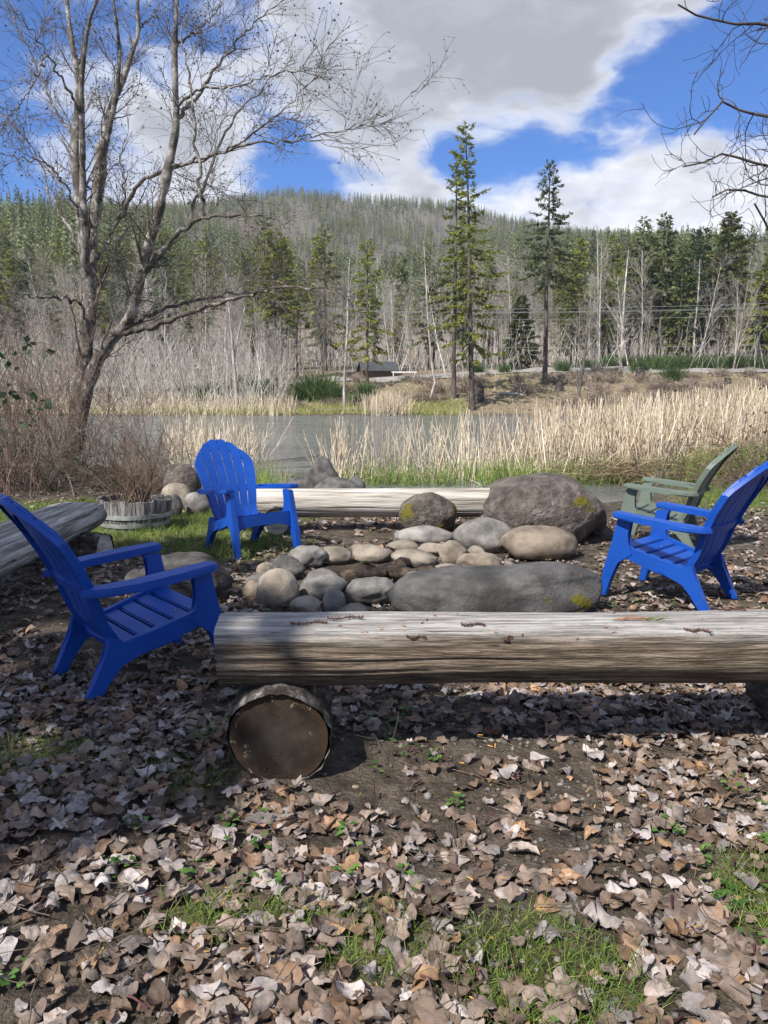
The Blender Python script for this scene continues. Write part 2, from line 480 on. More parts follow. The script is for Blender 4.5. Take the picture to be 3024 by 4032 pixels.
def resample(pts, m):
    pts = np.asarray(pts, float)
    seg = np.linalg.norm(np.diff(pts, axis=0), axis=1)
    s = np.concatenate([[0], np.cumsum(seg)])
    t = np.linspace(0, s[-1], m)
    # smooth: Catmull-Rom sampled finely
    q = np.vstack([2 * pts[0] - pts[1], pts, 2 * pts[-1] - pts[-2]])
    fine = []
    for i in range(len(pts) - 1):
        p0, p1, p2, p3 = q[i:i + 4]
        for u in np.linspace(0, 1, 8, endpoint=False):
            fine.append(.5 * ((2 * p1) + (-p0 + p2) * u + (2 * p0 - 5 * p1 + 4 * p2 - p3) * u * u + (-p0 + 3 * p1 - 3 * p2 + p3) * u ** 3))
    fine.append(pts[-1])
    fine = np.array(fine)
    s = np.concatenate([[0], np.cumsum(np.linalg.norm(np.diff(fine, axis=0), axis=1))])
    t = np.linspace(0, s[-1], m)
    return np.stack([np.interp(t, s, fine[:, i]) for i in range(fine.shape[1])], axis=1)


def unit(v):
    return v / (np.linalg.norm(v, axis=-1, keepdims=True) + 1e-9)


def grow(P, Rr, n, t0, t1, ang, length, m=6, up=0.0, wob=.25, rfac=.55, rmin=.002, tp=1.0, rg=rng, shrink=.35):
    """n children along parents P (N,M,3); ang in radians (mean, sd); length scalar or fn(t)"""
    N, M, _ = P.shape
    plen = np.linalg.norm(np.diff(P, axis=1), axis=2).sum(1)
    pi = rg.choice(N, n, p=plen / plen.sum())
    t = t0 + (t1 - t0) * rg.random(n) ** tp
    f = t * (M - 1)
    i0 = np.minimum(f.astype(int), M - 2)
    fr = (f - i0)[:, None]
    base = P[pi, i0] * (1 - fr) + P[pi, i0 + 1] * fr
    tan = unit(P[pi, i0 + 1] - P[pi, i0])
    pr = Rr[pi, i0] * (1 - fr[:, 0]) + Rr[pi, i0 + 1] * fr[:, 0]
    perp = unit(np.cross(tan, rg.normal(size=(n, 3))))
    a = ang[0] + ang[1] * rg.normal(size=n)
    d = unit(tan * np.cos(a)[:, None] + perp * np.sin(a)[:, None])
    L = (length(t, pi) if callable(length) else length) * rg.uniform(.55, 1.3, n)
    pts = [base]
    step = (L / (m - 1))[:, None]
    drift = rg.normal(size=(n, 3)) * wob * .5
    for k in range(m - 1):
        d = unit(d + rg.normal(size=(n, 3)) * wob * .6 + drift * .5 + np.array([0, 0, up]) / (m - 1))
        pts.append(pts[-1] + d * step)
    C = np.stack(pts, axis=1)
    r0 = np.maximum(pr * rfac * rg.uniform(.7, 1.1, n), rmin)
    rr = r0[:, None] * np.linspace(1, shrink, m)[None, :]
    rr = np.maximum(rr, rmin * .7)
    return C, rr


def bmesh_obj(name, bm, mat, parent=None, smooth=False, loc=None, rot=None):
    bmesh.ops.recalc_face_normals(bm, faces=bm.faces)
    me = bpy.data.meshes.new(name)
    bm.to_mesh(me)
    bm.free()
    if smooth:
        me.polygons.foreach_set('use_smooth', np.ones(len(me.polygons), dtype=bool))
    me.color_attributes.new('tint', 'FLOAT_COLOR', 'POINT').data.foreach_set('color', np.ones(len(me.vertices) * 4, dtype=np.float32))
    me.materials.append(MATS[mat])
    return link(name, me, parent, loc, rot)


def bm_hex(bm, pts):
    v = [bm.verts.new(p) for p in pts]
    for f in ((0, 3, 2, 1), (4, 5, 6, 7), (0, 1, 5, 4), (1, 2, 6, 5), (2, 3, 7, 6), (3, 0, 4, 7)):
        bm.faces.new([v[i] for i in f])


def bm_box(bm, x0, x1, y0, y1, z0, z1):
    bm_hex(bm, [(x0, y0, z0), (x1, y0, z0), (x1, y1, z0), (x0, y1, z0), (x0, y0, z1), (x1, y0, z1), (x1, y1, z1), (x0, y1, z1)])


def copy_tree(o, loc, rz=0.0, scale=1.0, label=None, group=None, parent=None, tilt=(0, 0)):
    c = o.copy()
    COL.objects.link(c)
    if parent is None:
        c.location = loc
        c.rotation_euler = (tilt[0], tilt[1], rz)
        c.scale = (scale, scale, scale)
        if label:
            c['label'] = label
        if group:
            c['group'] = group
    else:
        c.parent = parent
    for ch in o.children:
        copy_tree(ch, None, parent=c)
    return c


def vnoise(P, s, seed=0.0):
    return np.array([noise.noise(Vector((p[0] * s + seed, p[1] * s - seed, p[2] * s + seed * .7))) for p in P])


# ------------------------------------------------------------------ terrain
POND = np.array([(-9, 18.5), (-5.2, 15.2), (-3.8, 11.8), (-2.6, 10.2), (-.6, 9.6), (1.6, 9.7), (3.4, 10.2), (4.9, 11.6), (6.2, 13.4), (9, 17), (14, 23), (30, 40), (46, 57),
                 (24, 62), (6, 62), (-3, 61), (-12, 62), (-26, 61), (-30, 40), (-16, 25)], float)
WATER_Z = -0.14


def sdf_poly(x, y, poly):
    d = np.full(x.shape, 1e9)
    inside = np.zeros(x.shape, bool)
    n = len(poly)
    for i in range(n):
        ax, ay = poly[i]
        bx, by = poly[(i + 1) % n]
        ex, ey = bx - ax, by - ay
        wx, wy = x - ax, y - ay
        t = np.clip((wx * ex + wy * ey) / (ex * ex + ey * ey), 0, 1)
        d = np.minimum(d, np.hypot(wx - ex * t, wy - ey * t))
        c = ((ay <= y) & (by > y)) | ((by <= y) & (ay > y))
        with np.errstate(divide='ignore', invalid='ignore'):
            xi = ax + (y - ay) / (by - ay + 1e-12) * ex
        inside ^= c & (x < xi)
    return np.where(inside, -d, d)


HC = np.array([-700, 0, 250, 450, 640, 830, 960, 1100, 1250, 1400, 1659, 2400], float)
HR = [62, 67, 72, 78, 82, 90, 130, 180, 250, 350, 500, 700, 1000, 1400]
HZ = {  # photo heights of the bare ground, row by row (below 130 m: metres)
    62: [.0] * 12, 67: [.2, .2, .25, .3, .5, .7, .9, 1.1, 1.1, 1.1, 1.0, 1.0], 72: [.5, .5, .5, .6, 1.0, 1.5, 1.9, 2.1, 2.1, 2.1, 1.9, 1.9],
    78: [1.2, 1.2, 1.3, 1.5, 2.0, 2.5, 2.9, 3.1, 3.2, 3.2, 3.1, 3.0], 82: [2.0, 2.0, 2.0, 2.2, 2.6, 3.0, 3.2, 3.4, 3.5, 3.5, 3.5, 3.4], 90: [3.6, 3.6, 3.6, 3.6, 3.8, 3.9, 4.0, 4.2, 4.3, 4.4, 4.6, 4.6]}
HP = {130: [760, 760, 765, 772, 785, 788, 785, 780, 775, 770, 765, 765], 180: [680, 690, 700, 715, 745, 750, 748, 740, 728, 715, 708, 708],
      250: [560, 580, 600, 640, 690, 702, 698, 690, 668, 650, 645, 645], 350: [480, 486, 500, 560, 628, 640, 632, 612, 580, 562, 560, 560],
      500: [470, 470, 468, 486, 528, 540, 535, 530, 556, 575, 578, 580], 700: [480, 480, 470, 452, 432, 450, 460, 492, 512, 525, 540, 550],
      1000: [560, 560, 550, 540, 520, 520, 520, 540, 550, 560, 560, 560], 1400: [620] * 12}
HT = np.zeros((len(HR), 12))
for i_, d_ in enumerate(HR):
    for j_, c_ in enumerate(HC):
        HT[i_, j_] = HZ[d_][j_] if d_ in HZ else Dp(c_, HP[d_][j_], d_)[2]
HCt = (HC - 829.5) / 1673.0


def fnoise(x, y, s, seed):
    """cheap smooth value noise (vectorised)"""
    r_ = np.random.default_rng(seed)
    tab = r_.random((64, 64))
    u, v = np.mod(x * s, 64), np.mod(y * s, 64)
    i, j = np.floor(u).astype(int) % 64, np.floor(v).astype(int) % 64
    fu, fv = u - np.floor(u), v - np.floor(v)
    fu, fv = fu * fu * (3 - 2 * fu), fv * fv * (3 - 2 * fv)
    i1, j1 = (i + 1) % 64, (j + 1) % 64
    return (tab[i, j] * (1 - fu) * (1 - fv) + tab[i1, j] * fu * (1 - fv) + tab[i, j1] * (1 - fu) * fv + tab[i1, j1] * fu * fv) - .5


def hfar(x, y):
    yy = np.maximum(y, 62.0)
    t = np.clip(x / yy, HCt[0], HCt[-1])
    ly = np.log(np.clip(yy, HR[0], HR[-1]))
    lr = np.log(np.array(HR, float))
    i = np.clip(np.searchsorted(lr, ly) - 1, 0, len(HR) - 2)
    fy = (ly - lr[i]) / (lr[i + 1] - lr[i])
    j = np.clip(np.searchsorted(HCt, t) - 1, 0, 10)
    fx = (t - HCt[j]) / (HCt[j + 1] - HCt[j])
    fx = fx * fx * (3 - 2 * fx) * .5 + fx * .5
    z = HT[i, j] * (1 - fy) * (1 - fx) + HT[i, j + 1] * (1 - fy) * fx + HT[i + 1, j] * fy * (1 - fx) + HT[i + 1, j + 1] * fy * fx
    amp = np.clip((yy - 64) / 60, 0, 1)
    return z + amp * (fnoise(x, y, .05, 3) * 2.0 + fnoise(x, y, .012, 4) * np.clip(yy / 60 - 2, 0, 10) * 1.2) + np.clip((yy - 62) / 6, 0, 1) * fnoise(x, y, .35, 5) * .5


def ground_z(x, y):
    x = np.asarray(x, float)
    y = np.asarray(y, float)
    near = fnoise(x, y, .9, 1) * .05 + fnoise(x, y, 2.7, 2) * .022
    s = sdf_poly(x, y, POND)
    k = np.clip((-s + .2) / 3.0, 0, 1)
    near = near - .65 * k * k * (3 - 2 * k) - .05 * np.clip(1 - s / 1.5, 0, 1) * (s > 0)
    f = hfar(x, y)
    b = np.clip((y - 60.5) / 3.5, 0, 1)
    return near * (1 - b) + f * b


def gz(x, y):
    return float(ground_z(np.array([x]), np.array([y]))[0])


def build_ground():
    ys = np.concatenate([np.arange(-40, -4, 2.0), np.arange(-4, 13, .16), np.arange(13, 64, .6), np.arange(64, 100, 1.0), np.geomspace(100, 1400, 85)])
    u = np.linspace(-1.15, 1.15, 261)
    wv = np.maximum(13.0, .72 * np.abs(ys) + 7)
    X = u[None, :] * wv[:, None]
    Y = np.repeat(ys[:, None], len(u), 1)
    Z = ground_z(X, Y)
    V = np.stack([X, Y, Z], -1).reshape(-1, 3)
    n0, n1 = X.shape
    idx = np.arange(n0 * n1).reshape(n0, n1)
    F = np.stack([idx[:-1, :-1], idx[:-1, 1:], idx[1:, 1:], idx[1:, :-1]], -1).reshape(-1, 4)
    # soil tint: real ground covers
    x, y = V[:, 0], V[:, 1]
    c = np.tile(np.array([.92, .88, .84]), (len(V), 1))
    nz = fnoise(x, y, .7, 9) + fnoise(x, y, 2.1, 10) * .6

    def cover(mask, col):
        m_ = np.clip(mask, 0, 1)[:, None]
        return c * (1 - m_) + np.array(col) * m_
    c = cover(lawn(x, y) * .85, (1.0, 1.25, .40))
    c = cover(np.clip((y - 61) / 1.5, 0, 1), (1.95, 1.85, 1.55))
    g = np.clip((y - 61) / 1.5, 0, 1) * np.clip(1 - (y - 64.5) / 3, 0, 1) * np.clip(1 - (x - 3) / 6, 0, 1)
    c = cover(g, (1.5, 1.75, .5))
    c = cover(np.clip((y - 62) / 2, 0, 1) * np.clip((86 - y) / 3, 0, 1) * np.clip(fnoise(x, y, .22, 15) * 3, 0, .8), (1.6, 1.85, .75))
    c = cover(np.clip((y - 84) / 8, 0, 1), (1.9, 1.85, 1.7))
    c = cover(np.clip((y - 200) / 60, 0, 1), (1.05, 1.15, 1.12))
    pit = np.clip(1.25 - np.hypot((x - .03) / .62, (y - 5.75) / .62), 0, 1)
    c = cover(pit * 1.5, (.30, .28, .27))
    c *= (1 + .35 * nz)[:, None]
    o = link('ground', mesh_np('ground', V, [F], 'soil', c))
    tag(o, kind='structure')


def lawn(x, y):
    """where short grass grows near the camp"""
    n_ = fnoise(x, y, .8, 21) + .7 * fnoise(x, y, 2.3, 22)
    a = np.clip(1.1 - np.hypot((x + 3.0) / 2.4, (y - 8.9) / 2.0), 0, 1) * 2.2
    b = np.clip(1.0 - np.hypot((x + 1.3) / .9, (y - 7.2) / .9), 0, 1) * 1.0
    d = np.clip(1.0 - np.hypot((x - .40) / .30, (y - 1.66) / .34), 0, 1) * 2.8
    e = np.clip(1.0 - np.hypot((x + .02) / .22, (y - 1.82) / .2), 0, 1) * 1.6
    f = np.clip(1.0 - np.hypot((x - 1.12) / .26, (y - 2.0) / .3), 0, 1) * 2.2
    g = np.clip(1.0 - np.hypot((x + 1.3) / .5, (y - 2.8) / .5), 0, 1) * 1.2
    h = np.clip(1.0 - np.hypot((x + .72) / .35, (y - 2.7) / .45), 0, 1) * 1.0
    k = np.clip(1.0 - np.hypot((x - 5.2) / 2.2, (y - 10.5) / 2.3), 0, 1) * 1.6
    q = np.clip(1.0 - np.hypot((x + .4) / .3, (y - 1.9) / .14), 0, 1) * 1.8
    base = a + b + d + e + f + g + h + k + q
    return np.clip(base + n_ * .9 * (base > 0.02) - .12, 0, 1) + np.clip(n_ - .52, 0, 1) * .9


build_ground()

# water sheet
wp = np.array([(-45, 9, WATER_Z), (60, 9, WATER_Z), (60, 63.5, WATER_Z), (-45, 63.5, WATER_Z)])
wo = link('pond_water', mesh_np('pond_water', wp, [np.array([[0, 1, 2, 3]])], 'pond_water'))
tag(wo, kind='structure')


# road on top of the far bank
def build_road():
    xs = np.linspace(-60, 75, 136)
    yc = 84.5 + 1.5 * np.sin(xs * .03)
    V, F = [], []
    for off in (-2.2, 0, 2.2):
        y = yc + off
        V.append(np.stack([xs, y, ground_z(xs, y) + .12], 1))
    n = len(xs)
    for r_ in range(2):
        for i in range(n - 1):
            F.append((r_ * n + i, r_ * n + i + 1, (r_ + 1) * n + i + 1, (r_ + 1) * n + i))
    tag(link('road', mesh_np('road', np.concatenate(V), [np.array(F)], 'road_gravel')), kind='structure')


build_road()


# ------------------------------------------------------------------ stones
def stone_mesh(name, sx, sy, sz, seed, mat, facets=2, rough=.10, power=1.0, sub=3, roll=0.0, shape=None):
    bm = bmesh.new()
    bmesh.ops.create_icosphere(bm, subdivisions=sub, radius=1.0)
    P = np.array([v.co[:] for v in bm.verts])
    if power != 1.0:
        P = np.sign(P) * np.abs(P) ** power
        P /= np.maximum(np.linalg.norm(P, axis=1, keepdims=True) ** .75, .2)
    r_ = np.random.default_rng(seed)
    for k in range(facets):
        n = unit(r_.normal(size=3))
        h = r_.uniform(.68, .9)
        d = np.maximum(P @ n - h, 0)
        P -= n[None, :] * d[:, None] * .75
    nn = unit(P)
    disp = rough * vnoise(P, 1.3, seed * 1.7) + rough * .45 * vnoise(P, 3.2, seed * 2.9)
    if sub >= 4:
        disp += rough * .22 * vnoise(P, 8.5, seed * .9)
    P = P * (1 + disp[:, None])
    P *= np.array([sx, sy, sz])
    if shape is not None:
        P = shape(P)
    if roll:
        c, s = math.cos(roll), math.sin(roll)
        P = np.stack([P[:, 0] * c - P[:, 2] * s, P[:, 1], P[:, 0] * s + P[:, 2] * c], 1)
    for v, p in zip(bm.verts, P):
        v.co = p
    me = bpy.data.meshes.new(name)
    bm.to_mesh(me)
    bm.free()
    me.polygons.foreach_set('use_smooth', np.ones(len(me.polygons), dtype=bool))
    me.materials.append(MATS[mat])
    return me


def stone(name, x0, x1, y0, y1, label, mat, seed, ybase=None, deep=.85, facets=2, rough=.12, power=1.0, sub=3, roll=0.0, group=None, cat='stone', sink=.12, shape=None):
    """x0..x1, y0..y1: extent in the photo; ybase: row where it meets the ground"""
    yb = ybase or y1
    xc = (x0 + x1) / 2
    g = G(xc, yb)
    cz = g[1] * math.cos(PITCH) + (EYE - g[2]) * math.sin(PITCH)
    wdt = (x1 - x0) / 3050.0 * cz
    dep = wdt * deep
    yc = g[1] + dep * .42
    wdt *= (yc + .2) / (g[1] + .2)
    top = Yp(xc, y0, yc)[2]
    gzv = gz(g[0], yc)
    bot = gzv - max(.02, sink * (top - gzv))
    hz = (top - bot) / 2
    xw = Yp(xc, (y0 + yb) / 2, yc)[0]
    me = stone_mesh(name, wdt / 2, dep / 2, hz, seed, mat, facets, rough, power, sub, roll, shape)
    o = link(name, me, None, (xw, yc, (top + bot) / 2))
    return tag(o, label, cat, group)


RG = 'stones ringing the fire pit'
ring = [
    (999, 1180, 2240, 2400, 'large grey-tan egg-shaped cobble leaning on the near side of the fire ring', 'stone_tan', dict(roll=.55, deep=.7, facets=0, rough=.07)),
    (1177, 1361, 2243, 2372, 'broad beige-grey cobble with a rough pitted face beside the leaning egg stone', 'stone_grey', dict(facets=4, rough=.14)),
    (1141, 1268, 2344, 2424, 'small brownish rounded cobble in front of the beige-grey one', 'stone_tan', dict(facets=1, rough=.08)),
    (1268, 1364, 2317, 2417, 'small upright mottled cobble beside the small brownish one', 'stone_grey', dict(facets=1, rough=.08, roll=-.3)),
    (1361, 1562, 2265, 2392, 'wide domed blue-grey cobble next to the long dark boulder', 'stone_grey', dict(facets=3, rough=.12)),
    (1331, 1467, 2380, 2428, 'low flat pale cobble half covered by leaves behind the front log', 'stone_tan', dict(facets=1)),
    (1488, 1526, 2386, 2420, 'tiny tan pebble against the near end of the long dark boulder', 'stone_tan', dict(facets=1, sub=2)),
    (957, 1040, 2290, 2362, 'small brown cobble at the outer left tip of the fire ring', 'stone_orange', dict(facets=1, roll=.3)),
    (966, 1075, 2258, 2318, 'flat pale grey cobble behind the small brown one at the ring edge', 'stone_grey', dict(facets=2)),
    (1012, 1085, 2214, 2270, 'whitish rounded cobble at the back of the left cluster', 'stone_tan', dict(facets=1, ybase=2285)),
    (1063, 1200, 2186, 2262, 'dark bluish speckled cobble behind the leaning egg stone', 'stone_dark', dict(facets=2, ybase=2292)),
    (1056, 1116, 2238, 2282, 'little reddish cobble tucked behind the leaning egg stone', 'stone_orange', dict(facets=1, ybase=2300, sub=2)),
    (1129, 1285, 2148, 2250, 'angular purplish-grey cobble on the far left of the ring', 'stone_grey', dict(facets=5, rough=.16)),
    (1256, 1387, 2151, 2236, 'tan rounded cobble beside the angular purplish one', 'stone_tan', dict(facets=1, rough=.07)),
    (1385, 1546, 2143, 2232, 'smooth tan oval cobble in the middle of the far rim', 'stone_tan', dict(facets=0, rough=.05)),
    (1380, 1470, 2138, 2170, 'thin tan cobble peeping out behind the smooth oval one', 'stone_tan', dict(facets=1, ybase=2186)),
    (1542, 1725, 2163, 2244, 'long tapered tan cobble on the far rim', 'stone_tan', dict(facets=1, rough=.07, roll=-.10)),
    (1524, 1655, 2128, 2172, 'pale cream cobble behind the long tapered one', 'stone_tan', dict(facets=1, ybase=2190)),
    (1644, 1758, 2136, 2190, 'flattish tan cobble behind the rim beside the pale standing one', 'stone_tan', dict(facets=2, ybase=2196)),
    (1726, 1850, 2132, 2230, 'pale domed cobble standing on the right rim of the fire ring', 'stone_tan', dict(facets=2, roll=-.35)),
    (1703, 1824, 2219, 2268, 'cream rounded cobble lying inside the right rim', 'stone_tan', dict(facets=1, rough=.06, ybase=2276)),
    (1795, 1978, 2171, 2268, 'orange-tinged grey cobble with lichen behind the long dark boulder', 'stone_orange', dict(facets=3, ybase=2285)),
    (1838, 1910, 2149, 2184, 'little pale cobble behind the orange-tinged one', 'stone_tan', dict(facets=1, ybase=2200, sub=2)),
    (1560, 1716, 2250, 2320, 'grey cobble showing above the near end of the long dark boulder', 'stone_grey', dict(facets=2, ybase=2345)),
]
for i_, (x0, x1, y0, y1, lab, mt, kw) in enumerate(ring):
    kw['facets'] = kw.get('facets', 2) + 2
    kw['rough'] = kw.get('rough', .12) * 1.25
    kw['sub'] = 4
    stone('ring_stone', x0, x1, y0, y1, lab, mt, 100 + i_ * 7, group=RG, **kw)


def sag(P):                                     # long boulder: dipped saddle left of its middle, blunt ends
    P = P.copy()
    s = P[:, 0]
    k = np.clip(P[:, 2] / .10 + .5, 0, 1)
    k = k * k * (3 - 2 * k)
    P[:, 2] += k * (-.03 * np.exp(-((s - .02) / .20) ** 2) + .022 * np.tanh(s * 3))
    P[:, 1] += .05 * s * s
    return P


def hump(P):                                    # great boulder: peak left of centre, long shoulder to the right
    P = P.copy()
    s = P[:, 0] / .6
    P[:, 2] = np.where(P[:, 2] > 0, P[:, 2] * (1 - .18 * np.clip(s + .1, 0, 1.2) ** 2), P[:, 2])
    P[:, 0] += np.where(P[:, 2] > 0, -.10 * P[:, 2], .05 * P[:, 2])
    return P


def spire(P):
    P = P.copy()
    k = np.clip((P[:, 2] + .1) / .4, 0, 1)
    P[:, 0] = P[:, 0] * (1.12 - .30 * k) - .03 * k
    return P


stone('boulder', 1524, 2376, 2222, 2432, 'long dark grey bench-like boulder with moss at one end, behind the front log', 'stone_bench', 3, ybase=2462, deep=.42, facets=1, rough=.09, power=.58, sub=5, cat='boulder', shape=sag)
stone('boulder', 1967, 2272, 2070, 2212, 'rounded tan boulder with orange lichen freckles in front of the great boulder', 'stone_orange', 17, deep=.75, facets=3, rough=.09, power=.66, sub=4, cat='boulder')
stone('boulder', 1788, 2025, 2040, 2172, 'smooth grey-brown boulder between the mossy upright one and the tan one', 'stone_grey', 23, deep=.8, facets=2, rough=.08, sub=4, cat='boulder', ybase=2180)
stone('boulder', 1554, 1792, 2066, 2145, 'flat-topped grey boulder in front of the mossy upright one', 'stone_grey', 31, deep=.7, facets=2, rough=.08, power=.75, sub=4, cat='boulder', ybase=2150)
stone('boulder', 1572, 1797, 1939, 2100, 'upright domed brown boulder with moss patches in front of the far log', 'lava_moss', 37, deep=.8, facets=1, rough=.08, sub=5, cat='boulder', ybase=2118)
stone('boulder', 1890, 2372, 1860, 2150, 'huge pitted brown volcanic boulder with a yellow moss streak', 'lava_rock', 43, deep=.8, facets=2, rough=.10, power=.9, sub=5, cat='boulder', ybase=2160, shape=hump)
stone('boulder', 2285, 2385, 1960, 2145, 'narrow mossy boulder propped behind the huge volcanic one', 'lava_rock', 47, deep=1.2, facets=2, rough=.12, sub=4, cat='boulder', ybase=2120)
stone('boulder', 1200, 1350, 1797, 1940, 'pointed dark grey boulder standing in the shallows beyond the far log', 'stone_dark', 53, deep=.8, facets=2, rough=.07, sub=4, cat='boulder', ybase=1965, shape=spire)
stone('boulder', 1092, 1244, 1882, 1932, 'flat dark boulder lying in the shallows beside the pointed one', 'stone_dark', 59, deep=.7, facets=4, rough=.10, power=.8, sub=4, cat='boulder', ybase=1960)
stone('boulder', 1225, 1428, 1878, 1935, 'low rounded dark boulder in front of the pointed one', 'stone_dark', 61, deep=.6, facets=1, rough=.06, sub=4, cat='boulder', ybase=1972)
stone('boulder', 1365, 1446, 1872, 1930, 'small brown-grey boulder at the end of the group in the shallows', 'stone_dark', 67, deep=.8, facets=3, rough=.1, sub=3, cat='boulder', ybase=1955)
stone('boulder', 640, 790, 1818, 1960, 'dark rounded boulder behind the middle blue chair', 'lava_rock', 71, deep=.8, facets=2, rough=.09, sub=4, cat='boulder', ybase=1985)
stone('boulder', 630, 758, 1900, 1960, 'long pale slab resting against the dark boulder behind the barrel', 'stone_tan', 73, deep=.6, facets=2, rough=.08, power=.8, sub=4, cat='boulder', ybase=1999, roll=-.1)
stone('boulder', 660, 718, 1944, 2010, 'small dark rounded boulder right beside the barrel planter', 'stone_dark', 79, deep=.9, facets=1, rough=.08, sub=3, cat='boulder', ybase=2030)
stone('boulder', 716, 830, 1938, 2005, 'low brown-grey boulder showing through the middle chair legs', 'stone_grey', 83, deep=.7, facets=2, rough=.1, sub=3, cat='boulder', ybase=2020)
stone('boulder', 548, 905, 2168, 2385, 'wide flat layered slate boulder with moss beside the shaded chair', 'slate', 89, deep=.8, facets=3, rough=.12, power=.7, sub=5, cat='boulder', ybase=2385)
stone('boulder', 490, 590, 2240, 2355, 'small grey rock behind the shaded chair armrest', 'stone_dark', 97, deep=.8, facets=2, rough=.1, sub=3, cat='boulder', ybase=2350)


# ------------------------------------------------------------------ charred wood in the pit
def chunk(p, d, ln, rad, label, seed):
    r_ = np.random.default_rng(seed)
    n = 7
    pts = np.array([np.array(p) + np.array(d) * ln * t + r_.normal(size=3) * .006 for t in np.linspace(0, 1, n)])
    V, F = tubes(pts[None], (rad * (1 + .25 * r_.normal(size=n)))[None].clip(rad * .5), 7)
    o = link('charred_log', mesh_np('charred_log', V, [F, np.array([[0, 1, 2], [0, 2, 3], [0, 3, 4], [0, 4, 5], [0, 5, 6]])], 'charred', smooth=False))
    tag(o, label, 'firewood', 'burnt wood in the fire pit')


chunk((-.32, 5.55, .05), (.9, .35, .12), .36, .055, 'split charred log end with a pale yellow rim in the fire pit', 1)
chunk((.02, 5.75, .07), (.75, -.60, .10), .52, .05, 'long reddish charred branch slanting across the fire pit', 2)
chunk((-.12, 5.95, .04), (.8, .5, .05), .40, .04, 'blackened stick lying at the back of the fire pit', 3)


# ------------------------------------------------------------------ chairs
def plate(poly, side, thick, mat, name, parent, ymid=.262, slope=.10, bev=.007):
    bm = bmesh.new()
    a = [bm.verts.new((x, side * (ymid + slope * x - thick / 2), z)) for x, z in poly]
    b = [bm.verts.new((x, side * (ymid + slope * x + thick / 2), z)) for x, z in poly]
    n = len(poly)
    bm.faces.new(a)
    bm.faces.new(b[::-1])
    for i in range(n):
        bm.faces.new((a[i], a[(i + 1) % n], b[(i + 1) % n], b[i]))
    bmesh.ops.bevel(bm, geom=list(bm.edges), offset=bev, segments=2, affect='EDGES', clamp_overlap=True)
    return bmesh_obj(name, bm, mat, parent)


BX = np.array([-.125, -.200, -.245, -.312, -.405, -.520])
BZ = np.array([.235, .36, .50, .65, .81, .965])
BV = np.array([0, .2, .4, .6, .8, 1.0])
BW = np.array([.205, .222, .248, .278, .296, .285])


def back_pt(u, v, off=0.0):
    x = np.interp(v, BV, BX) - .030 * (1 - u * u)
    z = np.interp(v, BV, BZ)
    wv = np.interp(v, BV, BW)
    v2 = min(v + .02, 1)
    v1 = v2 - .04
    tx, tz = np.interp(v2, BV, BX) - np.interp(v1, BV, BX), np.interp(v2, BV, BZ) - np.interp(v1, BV, BZ)
    ln = math.hypot(tx, tz)
    return (x + off * tz / ln, u * wv, z - off * tx / ln)


def vtop(u):
    return 1 - .255 * abs(u) ** 2.1


def sheet(bm, us, vfun, nv, off0, off1):
    """closed slab over the curved back between vfun(u)=(lo,hi)"""
    nu = len(us)
    lay = []
    for off in (off0, off1):
        g = []
        for u in us:
            lo, hi = vfun(u)
            g.append([bm.verts.new(back_pt(u, lo + (hi - lo) * k / nv, off)) for k in range(nv + 1)])
        lay.append(g)
    A, B = lay
    for i in range(nu - 1):
        for k in range(nv):
            bm.faces.new((A[i][k], A[i + 1][k], A[i + 1][k + 1], A[i][k + 1]))
            bm.faces.new((B[i][k], B[i][k + 1], B[i + 1][k + 1], B[i + 1][k]))
    for k in range(nv):
        bm.faces.new((A[0][k], A[0][k + 1], B[0][k + 1], B[0][k]))
        bm.faces.new((A[-1][k], B[-1][k], B[-1][k + 1], A[-1][k + 1]))
    for i in range(nu - 1):
        bm.faces.new((A[i][0], B[i][0], B[i + 1][0], A[i + 1][0]))
        bm.faces.new((A[i][-1], A[i + 1][-1], B[i + 1][-1], B[i][-1]))


